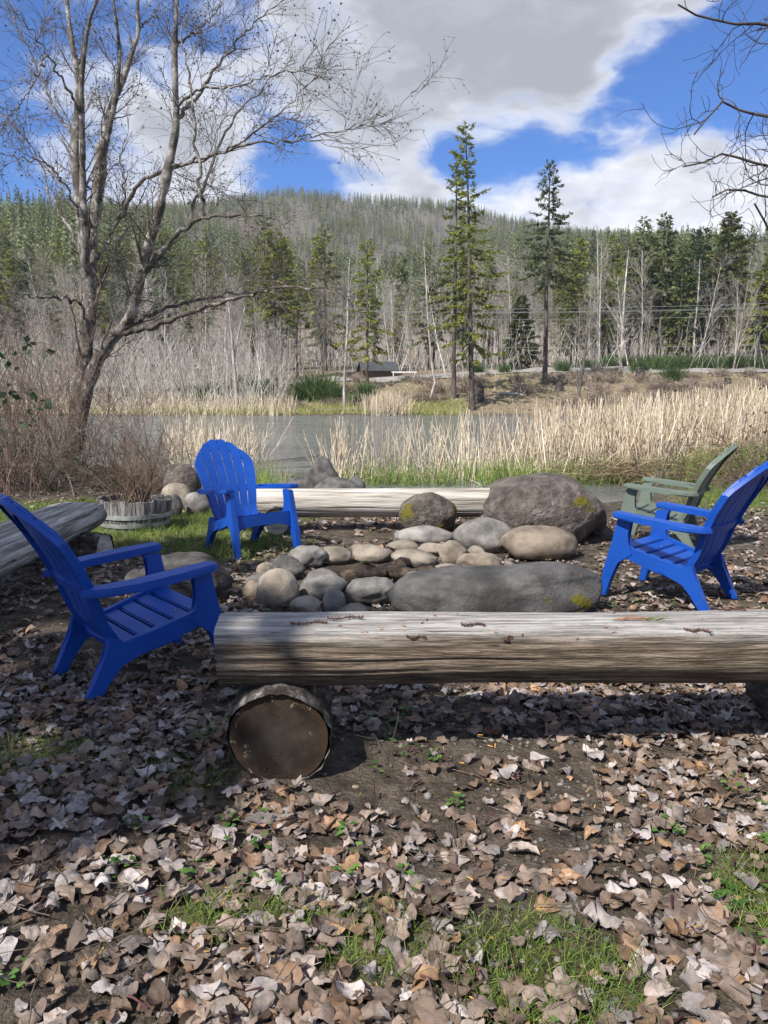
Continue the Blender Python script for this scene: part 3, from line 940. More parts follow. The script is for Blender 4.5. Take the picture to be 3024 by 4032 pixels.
def make_chair(label, mat, loc, heading, group):
    t = thing('adirondack_chair', label, 'chair', loc, heading, group)
    # seat slats, front one rolled over the edge
    xs = np.linspace(.315, -.145, 6)

    def sz(x):
        return .368 - .27 * (.315 - x) + .10 * max(0, .06 - x) ** 1.5
    for i in range(5):
        bm = bmesh.new()
        x1, x0 = xs[i] - .004, xs[i + 1] + .008
        z1, z0 = sz(x1), sz(x0)
        w1, w0 = .248 + .1 * x1, .248 + .1 * x0
        if i == 4:
            w0 -= .03
        bm_hex(bm, [(x0, -w0, z0 - .018), (x1, -w1, z1 - .018), (x1, w1, z1 - .018), (x0, w0, z0 - .018), (x0, -w0, z0), (x1, -w1, z1), (x1, w1, z1), (x0, w0, z0)])
        bmesh.ops.bevel(bm, geom=list(bm.edges), offset=.006, segments=2, affect='EDGES')
        bmesh_obj('seat_slat', bm, mat, t)
    bm = bmesh.new()          # pan under the slats
    bm_hex(bm, [(-.15, -.225, .205), (.30, -.265, .325), (.30, .265, .325), (-.15, .225, .205), (-.15, -.225, .216), (.30, -.265, .338), (.30, .265, .338), (-.15, .225, .216)])
    bmesh_obj('seat_pan', bm, mat, t)
    bm = bmesh.new()          # front apron under the first slat
    ys = np.linspace(-.285, .285, 13)
    rows = []
    for y in ys:
        arch = .075 - .035 * (abs(y) / .285) ** 3 * -1.6
        arch = .085 + .06 * (abs(y) / .285) ** 4
        rows.append([bm.verts.new((.322, y, .352)), bm.verts.new((.326, y, .352 - arch)), bm.verts.new((.306, y, .352 - arch)), bm.verts.new((.302, y, .352))])
    for a, b in zip(rows[:-1], rows[1:]):
        for k in range(4):
            bm.faces.new((a[k], a[(k + 1) % 4], b[(k + 1) % 4], b[k]))
    bm.faces.new(rows[0])
    bm.faces.new(rows[-1][::-1])
    bmesh_obj('front_apron', bm, mat, t)
    for s in (1, -1):
        plate([(.365, 0), (.420, 0), (.385, .19), (.340, .36), (.302, .55), (.196, .55), (.222, .52), (.232, .45), (.224, .38), (.18, .315), (.235, .285), (.292, .25), (.328, .14)], s, .050, mat, 'front_leg', t)
        plate([(-.325, -.0), (-.255, -.0), (-.205, .10), (-.15, .165), (-.05, .20), (.02, .225), (.02, .285), (-.13, .262), (-.20, .30), (-.215, .215), (-.265, .12)], s, .050, mat, 'rear_leg', t)
        plate([(.26, .372), (.0, .300), (-.16, .262), (-.16, .205), (-.05, .19), (.08, .222), (.18, .272), (.26, .285)], s, .038, mat, 'side_apron', t)
        # armrest: broad paddle curving in to the back
        top = [(.312, .272), (.318, .36), (.295, .380), (.10, .392), (-.08, .390), (-.20, .372), (-.285, .322), (-.325, .262), (-.262, .238), (-.20, .268), (-.08, .284), (.12, .284)]
        bm = bmesh.new()

        def az(x):
            return .508 + (x + .32) * .085
        a = [bm.verts.new((x, s * y, az(x) + .040)) for x, y in top]
        b = [bm.verts.new((x, s * y, az(x))) for x, y in top]
        n = len(top)
        bm.faces.new(a)
        bm.faces.new(b[::-1])
        for i in range(n):
            bm.faces.new((a[i], b[i], b[(i + 1) % n], a[(i + 1) % n]))
        bmesh.ops.bevel(bm, geom=list(bm.edges), offset=.009, segments=3, affect='EDGES', clamp_overlap=True)
        bmesh_obj('armrest', bm, mat, t)
    # back: six fanned slats joined by three bands
    ue = np.linspace(-1, 1, 7)
    for i in range(6):
        u0, u1 = ue[i] + (.022 if i else 0), ue[i + 1] - (.022 if i < 5 else 0)
        bm = bmesh.new()
        us = np.linspace(u0, u1, 4)
        mid = (u0 + u1) / 2
        sheet(bm, us, lambda u: (0.0, vtop(u) + .012 * math.cos((u - mid) / (u1 - u0) * math.pi)), 22, .012, -.004)
        bmesh_obj('back_slat', bm, mat, t, smooth=False)
    us = np.linspace(-.985, .985, 25)
    for nm, fn, nv, o0, o1 in (('back_band', lambda u: (vtop(u) - .105, vtop(u) - .03), 3, .0085, -.016), ('back_band', lambda u: (.405, .475), 3, .0085, -.018),
                               ('back_band', lambda u: (.0, .045), 2, .0085, -.018)):
        bm = bmesh.new()
        sheet(bm, us, fn, nv, o0, o1)
        bmesh_obj(nm, bm, mat, t, smooth=False)
    for s in (1, -1):      # stiffening edges down the back
        bm = bmesh.new()
        sheet(bm, [s * .955, s * .998], lambda u: (.02, .735), 18, -.0045, -.030)
        bmesh_obj('back_edge', bm, mat, t)
    bm = bmesh.new()
    us = np.linspace(-.99, .99, 31)
    sheet(bm, us, lambda u: (vtop(u) - .022, vtop(u) + .004), 1, -.0045, -.030)
    bmesh_obj('back_edge', bm, mat, t)
    return t


CG = 'adirondack chairs round the fire pit'
make_chair('blue plastic adirondack chair in the shade at the end of the front log', 'blue_plastic', (-1.285, 3.78, gz(-1.285, 3.78)), math.atan2(.42, .50), CG)
make_chair('blue plastic adirondack chair facing the camera beside the barrel planter', 'blue_plastic', (-1.245, 6.90, gz(-1.245, 6.9)), math.atan2(-.44, .36), CG)
make_chair('sunlit blue plastic adirondack chair seen from behind, next to the pale green one', 'blue_plastic', (2.015, 5.19, gz(2.015, 5.19)), math.atan2(.44, -.45), CG)
make_chair('pale sage green plastic adirondack chair, the only one not blue', 'green_plastic', (2.66, 7.20, gz(2.66, 7.2)), math.atan2(.36, -.56), CG)


# ------------------------------------------------------------------ log benches
def d_log(length, rad, flat, mat_top, mat_side, parent, seed, axis='x', depth=1.0, groove=.012):
    """log along x (or y) with a hewn flat top at height 'flat' above its centre; returns part(s)"""
    nx, na = max(24, int(length * 30)), 120
    xs = np.linspace(0, length, nx)
    th0 = math.acos(min(.999, flat / rad)) if flat < rad else 0.0
    # section: flat top then round underside (closed loop, starts at front top edge)
    ang = np.linspace(math.pi / 2 + th0, 2 * math.pi + math.pi / 2 - th0, na)
    sec_side = np.stack([np.cos(ang) * rad * depth, np.sin(ang) * rad], 1)
    hw = rad * math.sin(th0) * depth
    r_ = np.random.default_rng(seed)
    cracks = [(r_.uniform(math.pi * .75, math.pi * 2.25), r_.uniform(0, length), r_.uniform(.15, .9), r_.uniform(.35, 1.0), r_.uniform(-.12, .12)) for _ in range(int(length * 11))]

    def warp(P):
        g = np.array([noise.noise(Vector((p[0] * .9 + seed, p[1] * 16, p[2] * 16))) for p in P])
        g2 = np.array([noise.noise(Vector((p[0] * .35 + seed, p[1] * 4, p[2] * 4))) for p in P])
        q = P.copy()
        nr = P.copy()
        nr[:, 0] = 0
        nr = unit(nr)
        q += nr * (groove * g + groove * 1.2 * g2)[:, None]
        pa = np.mod(np.arctan2(P[:, 2], P[:, 1] / depth), 2 * math.pi)
        for ca, cx_, cl_, cd_, cs_ in cracks:
            u = (P[:, 0] - cx_) / cl_
            da = np.angle(np.exp(1j * (pa - ca - cs_ * u - .02 * np.sin(P[:, 0] * 9 + ca)))) * rad
            q -= nr * (groove * 1.5 * cd_ * np.exp(-(da / .0055) ** 2) * np.clip(1 - u * u, 0, 1))[:, None]
        q[:, 0] += np.where(P[:, 0] < .01, .02 * g2 - .02 * np.abs(P[:, 2]) / rad, 0)
        return q

    def finish(V, F, nm, mat, extra=None):
        V = warp(np.array(V))
        if axis == 'y':
            V = np.stack([-V[:, 1], V[:, 0], V[:, 2]], 1)
        fs = [np.array(F)] + ([np.array(extra)] if extra is not None else [])
        return link(nm, mesh_np(nm, V, fs, mat), parent)
    # underside
    V = [(x, s[0], s[1]) for x in xs for s in sec_side]
    F = [(i * na + j, i * na + j + 1, (i + 1) * na + j + 1, (i + 1) * na + j) for i in range(nx - 1) for j in range(na - 1)]
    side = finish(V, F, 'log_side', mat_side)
    # end caps as fans
    for e, x in ((0, 0.0), (1, length)):
        c = [(x, 0, -rad * .1)] + [(x, s[0], s[1]) for s in sec_side]
        Fc = [(0, j, j + 1) for j in range(1, na)] + [(0, na, 1)]
        finish(c, Fc, 'log_end', mat_top if mat_top != mat_side else mat_side)
    if hw > .01:
        nw = 14
        ws = np.linspace(-hw, hw, nw)
        V = [(x, y, flat + .028 * math.cos(y / hw * 1.5) - .028 * math.cos(1.5)) for x in xs for y in ws]
        F = [(i * nw + j, i * nw + j + 1, (i + 1) * nw + j + 1, (i + 1) * nw + j) for i in range(nx - 1) for j in range(nw - 1)]
        finish(V, F, 'log_top', mat_top)
    return side


def round_support(parent, loc, rad, length, rz, end_mat, seed, squash=.95):
    """short log lying on its side; axis along local y, sawn face towards -y"""
    r_ = np.random.default_rng(seed)
    na, nl = 64, 14
    th = np.linspace(0, 2 * np.pi, na, endpoint=False)
    prof = 1 + .025 * np.sin(th * 2 + seed) + .012 * np.sin(th * 5 + seed * 2)
    ring_ = np.stack([np.cos(th) * rad * prof, np.sin(th) * rad * squash * prof], 1)
    V = []
    ys = np.linspace(-length / 2, length / 2, nl)
    for y in ys:
        for k, (x, z) in enumerate(ring_):
            n_ = noise.noise(Vector((x * 30 + seed, y * 18, z * 30))) * .012 + noise.noise(Vector((x * 9, y * 5 + seed, z * 9))) * .014
            f = 1 + n_ / rad
            lip = -.014 * max(0, math.sin(th[k])) * (1 if y == ys[0] else 0)
            V.append((x * f, y + lip, z * f))
    idx = np.arange(nl * na).reshape(nl, na)
    F = np.stack([idx[:-1], np.roll(idx[:-1], -1, 1), np.roll(idx[1:], -1, 1), idx[1:]], -1).reshape(-1, 4)
    root = link('support_log', None, parent, loc, (0, 0, rz))
    link('bark', mesh_np('bark', np.array(V), [F], 'bark'), root)
    for s in (-1, 1):
        W, nr = [(0, s * (length / 2 - .006), 0)], 6
        FF = []
        for q in range(1, nr + 1):
            for (x, z) in ring_:
                k = q / nr * .965
                W.append((x * k, s * (length / 2 - .006 - .004 * noise.noise(Vector((x * k * 20, seed, z * k * 20)))), z * k))
        for j in range(na):
            FF.append((0, 1 + j, 1 + (j + 1) % na))
        F4 = [(1 + (q - 1) * na + j, 1 + q * na + j, 1 + q * na + (j + 1) % na, 1 + (q - 1) * na + (j + 1) % na) for q in range(1, nr) for j in range(na)]
        link('sawn_end', mesh_np('sawn_end', np.array(W), [np.array(FF), np.array(F4)], end_mat, smooth=False), root)
    return root


# front bench: hewn log on two short logs
b1 = thing('log_bench', 'long weathered half-log bench across the front on short cut logs', 'bench', (-.615, 2.905, 0), R(.6), 'log benches round the fire pit')
pp = link('seat_log', None, b1, (0, 0, .442))
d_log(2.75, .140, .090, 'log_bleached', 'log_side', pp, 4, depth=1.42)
round_support(b1, (.222, -.03, .165), .185, .43, R(2), 'end_grain', 3)
round_support(b1, (2.36, .07, .165), .185, .40, R(-4), 'end_grain', 5)

# far bench by the water
b2 = thing('log_bench', 'pale sun-bleached round log bench at the edge of the pond', 'bench', (-1.75, 8.02, 0), R(.8), 'log benches round the fire pit')
pp = link('seat_log', None, b2, (0, 0, .297))
d_log(3.5, .160, .118, 'log_pale', 'log_pale', pp, 9, groove=.006)
round_support(b2, (.62, -.05, .12), .140, .40, R(8), 'end_grain_pale', 7)
round_support(b2, (2.90, -.05, .12), .145, .40, R(-12), 'end_grain_pale', 8)

# shaded bench running along the left
b3 = thing('log_bench', 'grey cracked half-log bench in shade running out of frame behind the shaded chair', 'bench', (-2.62, 3.4, 0), R(2.5), 'log benches round the fire pit')
pp = link('seat_log', None, b3, (0, 0, .35))
d_log(3.55, .17, .075, 'log_weathered', 'log_weathered', pp, 13, axis='y', groove=.014, depth=1.5)
round_support(b3, (.10, 3.05, .12), .145, .62, R(78), 'end_grain_pale', 11)
round_support(b3, (.05, .45, .12), .145, .55, R(86), 'end_grain_pale', 12)
b4 = thing('fallen_log', 'short grey log end lying in the grass behind the shaded bench', 'log', (-3.25, 6.4, .12), R(2))
d_log(1.5, .17, .12, 'log_weathered', 'log_weathered', b4, 19, axis='y', groove=.02)


# ------------------------------------------------------------------ half-barrel planter
def barrel():
    g = G(533, 2098)
    cx, cy = g[0] - .09, g[1] + .30
    t = thing('barrel_planter', 'weathered half-barrel planter with two pale metal hoops on the grass', 'planter', (cx, cy, gz(cx, cy) - .02), .2)
    h, r0, r1 = .340, .330, .382
    n = 26
    r_ = np.random.default_rng(5)
    for i in range(n):
        a0, a1 = (i + .035) / n * 2 * np.pi, (i + .965) / n * 2 * np.pi
        bm = bmesh.new()
        top = h + r_.uniform(-.022, .012)
        dr = r_.uniform(-.004, .004)
        lev = []
        for k in range(6):
            f = k / 5
            rr = r0 + (r1 - r0) * f + .012 * math.sin(f * math.pi) + dr
            z = top * f
            lev.append([bm.verts.new((math.cos(a) * q, math.sin(a) * q, z)) for a, q in ((a0, rr), (a1, rr), (a1, rr - .026), (a0, rr - .026))])
        for a, b in zip(lev[:-1], lev[1:]):
            for k in range(4):
                bm.faces.new((a[k], a[(k + 1) % 4], b[(k + 1) % 4], b[k]))
        bm.faces.new(lev[0][::-1])
        bm.faces.new(lev[-1])
        bmesh_obj('stave', bm, 'barrel_stave', t)
    for z0, z1 in ((.150, .196), (.062, .104)):
        bm = bmesh.new()
        m = 48
        ringv = []
        for k in range(m):
            a = k / m * 2 * np.pi
            q = []
            for z, o in ((z0, .004), (z1, .004), (z1, .010), (z0, .010)):
                f = z / h
                rr = r0 + (r1 - r0) * f + .012 * math.sin(f * math.pi) + o
                q.append(bm.verts.new((math.cos(a) * rr, math.sin(a) * rr, z)))
            ringv.append(q)
        for k in range(m):
            a, b = ringv[k], ringv[(k + 1) % m]
            for j in range(4):
                bm.faces.new((a[j], a[(j + 1) % 4], b[(j + 1) % 4], b[j]))
        bmesh_obj('hoop', bm, 'barrel_hoop', t)
    bm = bmesh.new()
    bmesh.ops.create_circle(bm, cap_ends=True, segments=32, radius=.350, matrix=Matrix.Translation((0, 0, .285)))
    bmesh_obj('potting_soil', bm, 'soil', t)
    # dry shrub growing in it
    rg = np.random.default_rng(31)
    n = 46
    b0 = np.stack([rg.normal(0, .10, n), rg.normal(0, .10, n), np.full(n, 0.0)], 1)
    d = unit(np.stack([rg.normal(0, .45, n), rg.normal(0, .45, n), np.ones(n)], 1))
    P, rr = shoots(b0, d, rg.uniform(.35, .85, n), .006, rg, up=-.25, wob=.3, m=7)
    P2, r2 = grow(P, rr, 260, .25, 1, (.7, .25), .25, 4, -.1, .35, .6, .0018, rg=rg)
    P3, r3 = grow(P2, r2, 520, .2, 1, (.7, .25), .11, 3, 0, .3, .7, .0014, rg=rg)
    A = Acc()
    for p, q in ((P, rr), (P2, r2), (P3, r3)):
        V, F = tubes(p, q, 3)
        c = np.array([.115, .078, .055]) * rg.uniform(.7, 1.7, (len(p), 1))
        A.add(V, F, rep(c, p.shape[1] * 3))
    s = thing('dry_shrub', 'dry brown twiggy shrub growing in the half-barrel planter', 'shrub', (cx, cy, gz(cx, cy) + .26))
    link('stems', A.mesh('stems', 'cane'), s)


def shoots(base, d, L, r0, rg, up=0.0, wob=.2, m=6, shrink=.4):
    n = len(base)
    pts = [base]
    step = (L / (m - 1))[:, None]
    dr = rg.normal(size=(n, 3)) * wob * .4
    for k in range(m - 1):
        d = unit(d + rg.normal(size=(n, 3)) * wob * .4 + dr * .4 + np.array([0, 0, up]) / (m - 1))
        pts.append(pts[-1] + d * step)
    P = np.stack(pts, 1)
    rr = (r0 * rg.uniform(.7, 1.3, n))[:, None] * np.linspace(1, shrink, m)[None]
    return P, rr


barrel()


# ------------------------------------------------------------------ foreground alder with several leaning trunks
def alder():
    rg = np.random.default_rng(77)
    D0 = 14.6
    # traced limbs: (x, y in the 1659-wide photo, distance offset), radius start/end
    L = [
        ('t', [(150, 1040, 0), (158, 960, 0), (168, 880, .05), (180, 790, .1), (190, 700, .2), (194, 640, .3), (186, 560, .4), (178, 480, .5), (168, 400, .6), (161, 330, .7), (168, 240, .8), (168, 165, .9), (155, 90, 1.0), (146, 20, 1.1), (140, -70, 1.2)], .23, .035),
        ('t', [(186, 600, .3), (184, 520, .1), (180, 440, 0), (178, 330, -.1), (177, 250, -.2), (176, 180, -.3), (184, 100, -.4), (195, 40, -.5), (225, -40, -.6)], .11, .025),
        ('t', [(192, 640, .3), (200, 540, .5), (206, 430, .7), (212, 350, .8), (228, 280, .9), (246, 215, 1.0), (266, 170, 1.1), (285, 115, 1.2), (299, 65, 1.3), (297, 15, 1.3), (303, -60, 1.4)], .14, .03),
        ('t', [(210, 470, .6), (218, 380, .3), (232, 300, .1), (249, 215, 0), (258, 130, -.1), (255, 75, -.2), (246, 10, -.3), (240, -60, -.4)], .09, .025),
        ('t', [(155, 1010, 0), (176, 900, -.1), (196, 815, -.2), (238, 735, -.35), (280, 690, -.45), (297, 625, -.5), (320, 535, -.6), (345, 450, -.7), (366, 352, -.8), (381, 262, -.9), (378, 180, -1.0), (378, 100, -1.0), (382, 10, -1.1), (386, -70, -1.2)], .19, .035),
        ('b', [(310, 590, -.55), (345, 545, -.8), (390, 500, -1.1), (442, 470, -1.4), (500, 467, -1.8), (565, 469, -2.2), (640, 480, -2.6)], .085, .012),
        ('b', [(442, 470, -1.4), (436, 400, -1.5), (425, 320, -1.5), (418, 240, -1.5), (405, 150, -1.4), (395, 70, -1.3), (380, -10, -1.2)], .055, .012),
        ('b', [(300, 610, -.5), (350, 545, -.2), (400, 485, 0), (435, 415, .2), (460, 350, .4), (485, 290, .6), (530, 225, .8), (590, 165, 1.0), (640, 135, 1.1)], .085, .012),
        ('b', [(262, 718, -.4), (320, 708, -.8), (380, 685, -1.2), (440, 665, -1.6), (500, 648, -2.0), (560, 635, -2.4), (615, 618, -2.8), (680, 622, -3.2), (760, 640, -3.6)], .10, .012),
        ('b', [(270, 705, -.3), (330, 678, -.1), (400, 655, .1), (470, 640, .3), (560, 626, .6), (640, 608, .9), (720, 600, 1.2)], .075, .010),
        ('b', [(250, 485, .6), (280, 430, .3), (310, 388, 0), (380, 360, -.4), (450, 338, -.7), (525, 314, -1.0), (610, 305, -1.4), (700, 302, -1.8), (765, 310, -2.0)], .075, .010),
        ('b', [(610, 305, -1.4), (700, 290, -1.2), (790, 270, -1.0), (850, 235, -.8), (895, 200, -.6), (928, 188, -.5)], .022, .005),
        ('b', [(385, 255, -.9), (420, 215, -.6), (450, 170, -.3), (500, 110, 0), (555, 45, .3), (620, -5, .5)], .06, .008),
        ('b', [(370, 360, -.8), (480, 330, -1.2), (550, 280, -1.5), (625, 225, -1.8), (705, 145, -2.0)], .045, .007),
        ('b', [(383, 230, -.9), (430, 195, -1.3), (490, 190, -1.8), (560, 175, -2.3), (640, 150, -2.8), (715, 142, -3.0)], .045, .007),
        ('b', [(186, 560, .4), (140, 480, .9), (110, 420, 1.3), (85, 350, 1.7), (40, 280, 2.1), (-20, 230, 2.5)], .05, .010),
        ('b', [(178, 480, .5), (120, 370, -.3), (60, 345, -.9), (-10, 330, -1.4)], .045, .010),
        ('b', [(170, 300, .8), (120, 240, 1.2), (80, 150, 1.6), (40, 60, 2.0), (0, -10, 2.4)], .05, .010),
        ('b', [(175, 250, -.2), (130, 160, -.7), (70, 70, -1.2), (20, 10, -1.6)], .045, .008),
        ('b', [(100, 120, -1.0), (60, 200, -1.6), (10, 260, -2.2), (-30, 290, -2.5)], .03, .008),
        ('b', [(212, 560, .5), (245, 500, 0), (268, 430, -.5), (262, 330, -.9), (270, 300, -1.0)], .045, .010),
        ('b', [(190, 660, .3), (120, 640, -.5), (60, 640, -1.2), (-20, 625, -2.0)], .05, .012),
        ('b', [(195, 620, .3), (240, 560, 1.0), (290, 460, 1.6), (320, 400, 2.0), (345, 340, 2.3)], .045, .010),
        ('b', [(382, 100, -1.0), (430, 60, -.6), (470, 20, -.3), (500, -30, 0)], .04, .008),
        ('b', [(299, 65, 1.3), (340, 20, 1.6), (370, -30, 1.9)], .03, .01),
    ]
    base = np.array([Dp(152, 1040, D0)[0], D0, 0])
    base[2] = gz(base[0], base[1]) - .1
    t = thing('alder_tree', 'bare grey-barked alder with several leaning trunks beside the pond', 'tree', base)
    limbs, rad = [], []
    A = Acc()
    for kind, pts, r0, r1 in L:
        P = np.array([Dp(x, y, D0 + o * .9) for x, y, o in pts])
        P = resample(P, 34)
        if kind == 'b':
            P[1:-1] += rg.normal(size=(32, 3)) * .022
        limbs.append(P)
        if kind == 't':
            rr = r1 + (r0 - r1) * (1 - np.linspace(0, 1, 34)) ** .85
        else:
            rr = r1 + (r0 - r1) * (1 - np.linspace(0, 1, 34)) ** 1.1
        if r0 > .18:
            rr[:4] *= np.array([1.35, 1.2, 1.1, 1.03])
        rad.append(rr * (.72 if kind == 't' else .56))
    limbs = np.stack(limbs)
    rad = np.stack(rad)
    lump = 1 + .10 * rg.normal(size=rad.shape)
    big = limbs.copy() - base
    thick = np.array([k[2] > .1 for k in L])
    tr = Acc()
    # fine-ringed tubes for bark relief
    for i in range(len(L)):
        P = resample(big[i], 90)
        q = np.interp(np.linspace(0, 1, 90), np.linspace(0, 1, 34), rad[i] * np.clip(lump[i], .8, 1.25))
        V, F = tubes(P[None], q[None], 12)
        n_ = vnoise(V, 5.0, i) * .12 + vnoise(V, 13.0, i * 2.0) * .08
        ctr = np.repeat(P, 12, axis=0)
        V = ctr + (V - ctr) * (1 + n_)[:, None]
        # darker, mossy bark on the old lower trunk; pale on the young stems
        low = np.clip((V[:, 2] - 2.6) / 1.2, 0, 1)
        if i == 4:
            low = np.clip((V[:, 2] - 1.2) / 1.2, 0, 1)
        if L[i][0] == 'b':
            low = low * .75
        c = np.array([.50, .44, .39])[None] * (1 - low[:, None]) + np.array([1.05, 1.04, 1.03])[None] * low[:, None]
        tr.add(V, F, c)
    link('trunk', tr.mesh('trunk', 'alder_bark'), t)
    loc = limbs - base
    P1, r1 = grow(loc, rad, 300, .22, .97, (.60, .22), lambda tt, pi: 1.25 * (1.18 - .92 * tt), 10, .30, .15, .25, .0062, rg=rg, shrink=.3)
    P2, r2 = grow(P1, r1, 1700, .10, 1.0, (.70, .26), .55, 7, .12, .22, .55, .0040, rg=rg)
    P3, r3 = grow(P2, r2, 4200, .10, 1.0, (.75, .28), .26, 5, .05, .26, .6, .0029, rg=rg)
    cr = Acc()
    for P, q, k in ((P1, r1, 5), (P2, r2, 4), (P3, r3, 3)):
        V, F = tubes(P, q, k)
        cr.add(V, F, rep(np.array([1.35, 1.28, 1.2]) * rg.uniform(.7, 1.5, (len(P), 1)), P.shape[1] * k))
    link('crown', cr.mesh('crown', 'twig_dark'), t)
    # buds, young leaves and old catkins on the twig ends
    src = np.concatenate([P3[:, -1], P3[:, 2], P2[:, -1]])
    sel = src[rg.random(len(src)) < .62]
    leafcards(t, 'young_leaves', sel, rg, (.018, .045), [(.075, .085, .03), (.05, .042, .03), (.11, .12, .05)])
    return t


def leafcards(parent, name, pos, rg, size, cols, mat='grass', down=.3):
    n = len(pos)
    d = unit(rg.normal(size=(n, 3)) + np.array([0, 0, -down]))
    s = unit(np.cross(d, rg.normal(size=(n, 3))))
    L = rg.uniform(size[0], size[1], n)[:, None]
    w_ = L * rg.uniform(.3, .5, (n, 1))
    V = np.stack([pos, pos + d * L * .5 + s * w_, pos + d * L, pos + d * L * .5 - s * w_], 1).reshape(-1, 3)
    F = np.arange(n * 4).reshape(n, 4)
    c = np.array(cols)[rg.integers(0, len(cols), n)] * rg.uniform(.7, 1.3, (n, 1))
    me = mesh_np(name, V, [F], mat, rep(c, 4), smooth=False)
    return link(name, me, parent)


alder()


# ------------------------------------------------------------------ overhanging tree at the right edge
def right_tree():
    rg = np.random.default_rng(5)
    base = np.array([6.6, 8.6, gz(6.6, 8.6) - .1])
    t = thing('overhanging_tree', 'dark bare branches of a tree reaching in at the upper right', 'tree', base)
    D = 8.0
    trunk = np.array([base, base + [.05, 0, 1.5], base + [-.05, -.1, 3.2], base + [.0, -.2, 5.0], base + [.1, -.3, 7.0]])
    L = [trunk,
         np.array([trunk[2] + [0, 0, .2], Dp(1790, 330, D), Dp(1690, 262, D - .1), Dp(1610, 232, D - .2), Dp(1560, 225, D - .3), Dp(1500, 290, D - .4)]),
         np.array([trunk[2], Dp(1800, 420, D + .3), Dp(1700, 375, D + .2), Dp(1600, 340, D + .1), Dp(1540, 335, D), Dp(1475, 360, D)]),
         np.array([trunk[2] - [0, 0, .4], Dp(1800, 520, D + .3), Dp(1700, 440, D + .1), Dp(1610, 410, D), Dp(1540, 425, D - .1)]),
         np.array([trunk[3], Dp(1800, 100, D), Dp(1700, 60, D), Dp(1600, 55, D), Dp(1530, 40, D - .1), Dp(1465, 10, D - .2)]),
         np.array([trunk[3] + [0, 0, .4], Dp(1800, -60, D), Dp(1680, -20, D), Dp(1560, -20, D), Dp(1500, -60, D - .1)]),
         np.array([trunk[2] - [0, 0, .2], Dp(1800, 560, D - .6), Dp(1720, 560, D - .7), Dp(1660, 500, D - .8), Dp(1630, 440, D - .9)])]
    P = np.stack([resample(q, 20) for q in L]) - base
    P[1:, 1:-1] += rg.normal(size=(len(L) - 1, 18, 3)) * .02
    rr = np.stack([np.linspace(.16, .06, 20)] + [np.linspace(.032, .008, 20)] * (len(L) - 1))
    A = Acc()
    V, F = tubes(P, rr, 7)
    A.add(V, F, (.8, .78, .76))
    link('trunk', A.mesh('trunk', 'twig_dark'), t)
    P1, r1 = grow(P[1:], rr[1:], 120, .35, 1, (.8, .3), .60, 10, .55, .36, .5, .0046, rg=rg)
    P2, r2 = grow(P1, r1, 420, .2, 1, (.8, .3), .28, 7, .5, .40, .6, .0032, rg=rg)
    A = Acc()
    for p, q in ((P1, r1), (P2, r2)):
        V, F = tubes(p, q, 4)
        A.add(V, F, rep(np.array([.8, .78, .76]) * rg.uniform(.7, 1.2, (len(p), 1)), p.shape[1] * 4))
    link('crown', A.mesh('crown', 'twig_dark'), t)


right_tree()


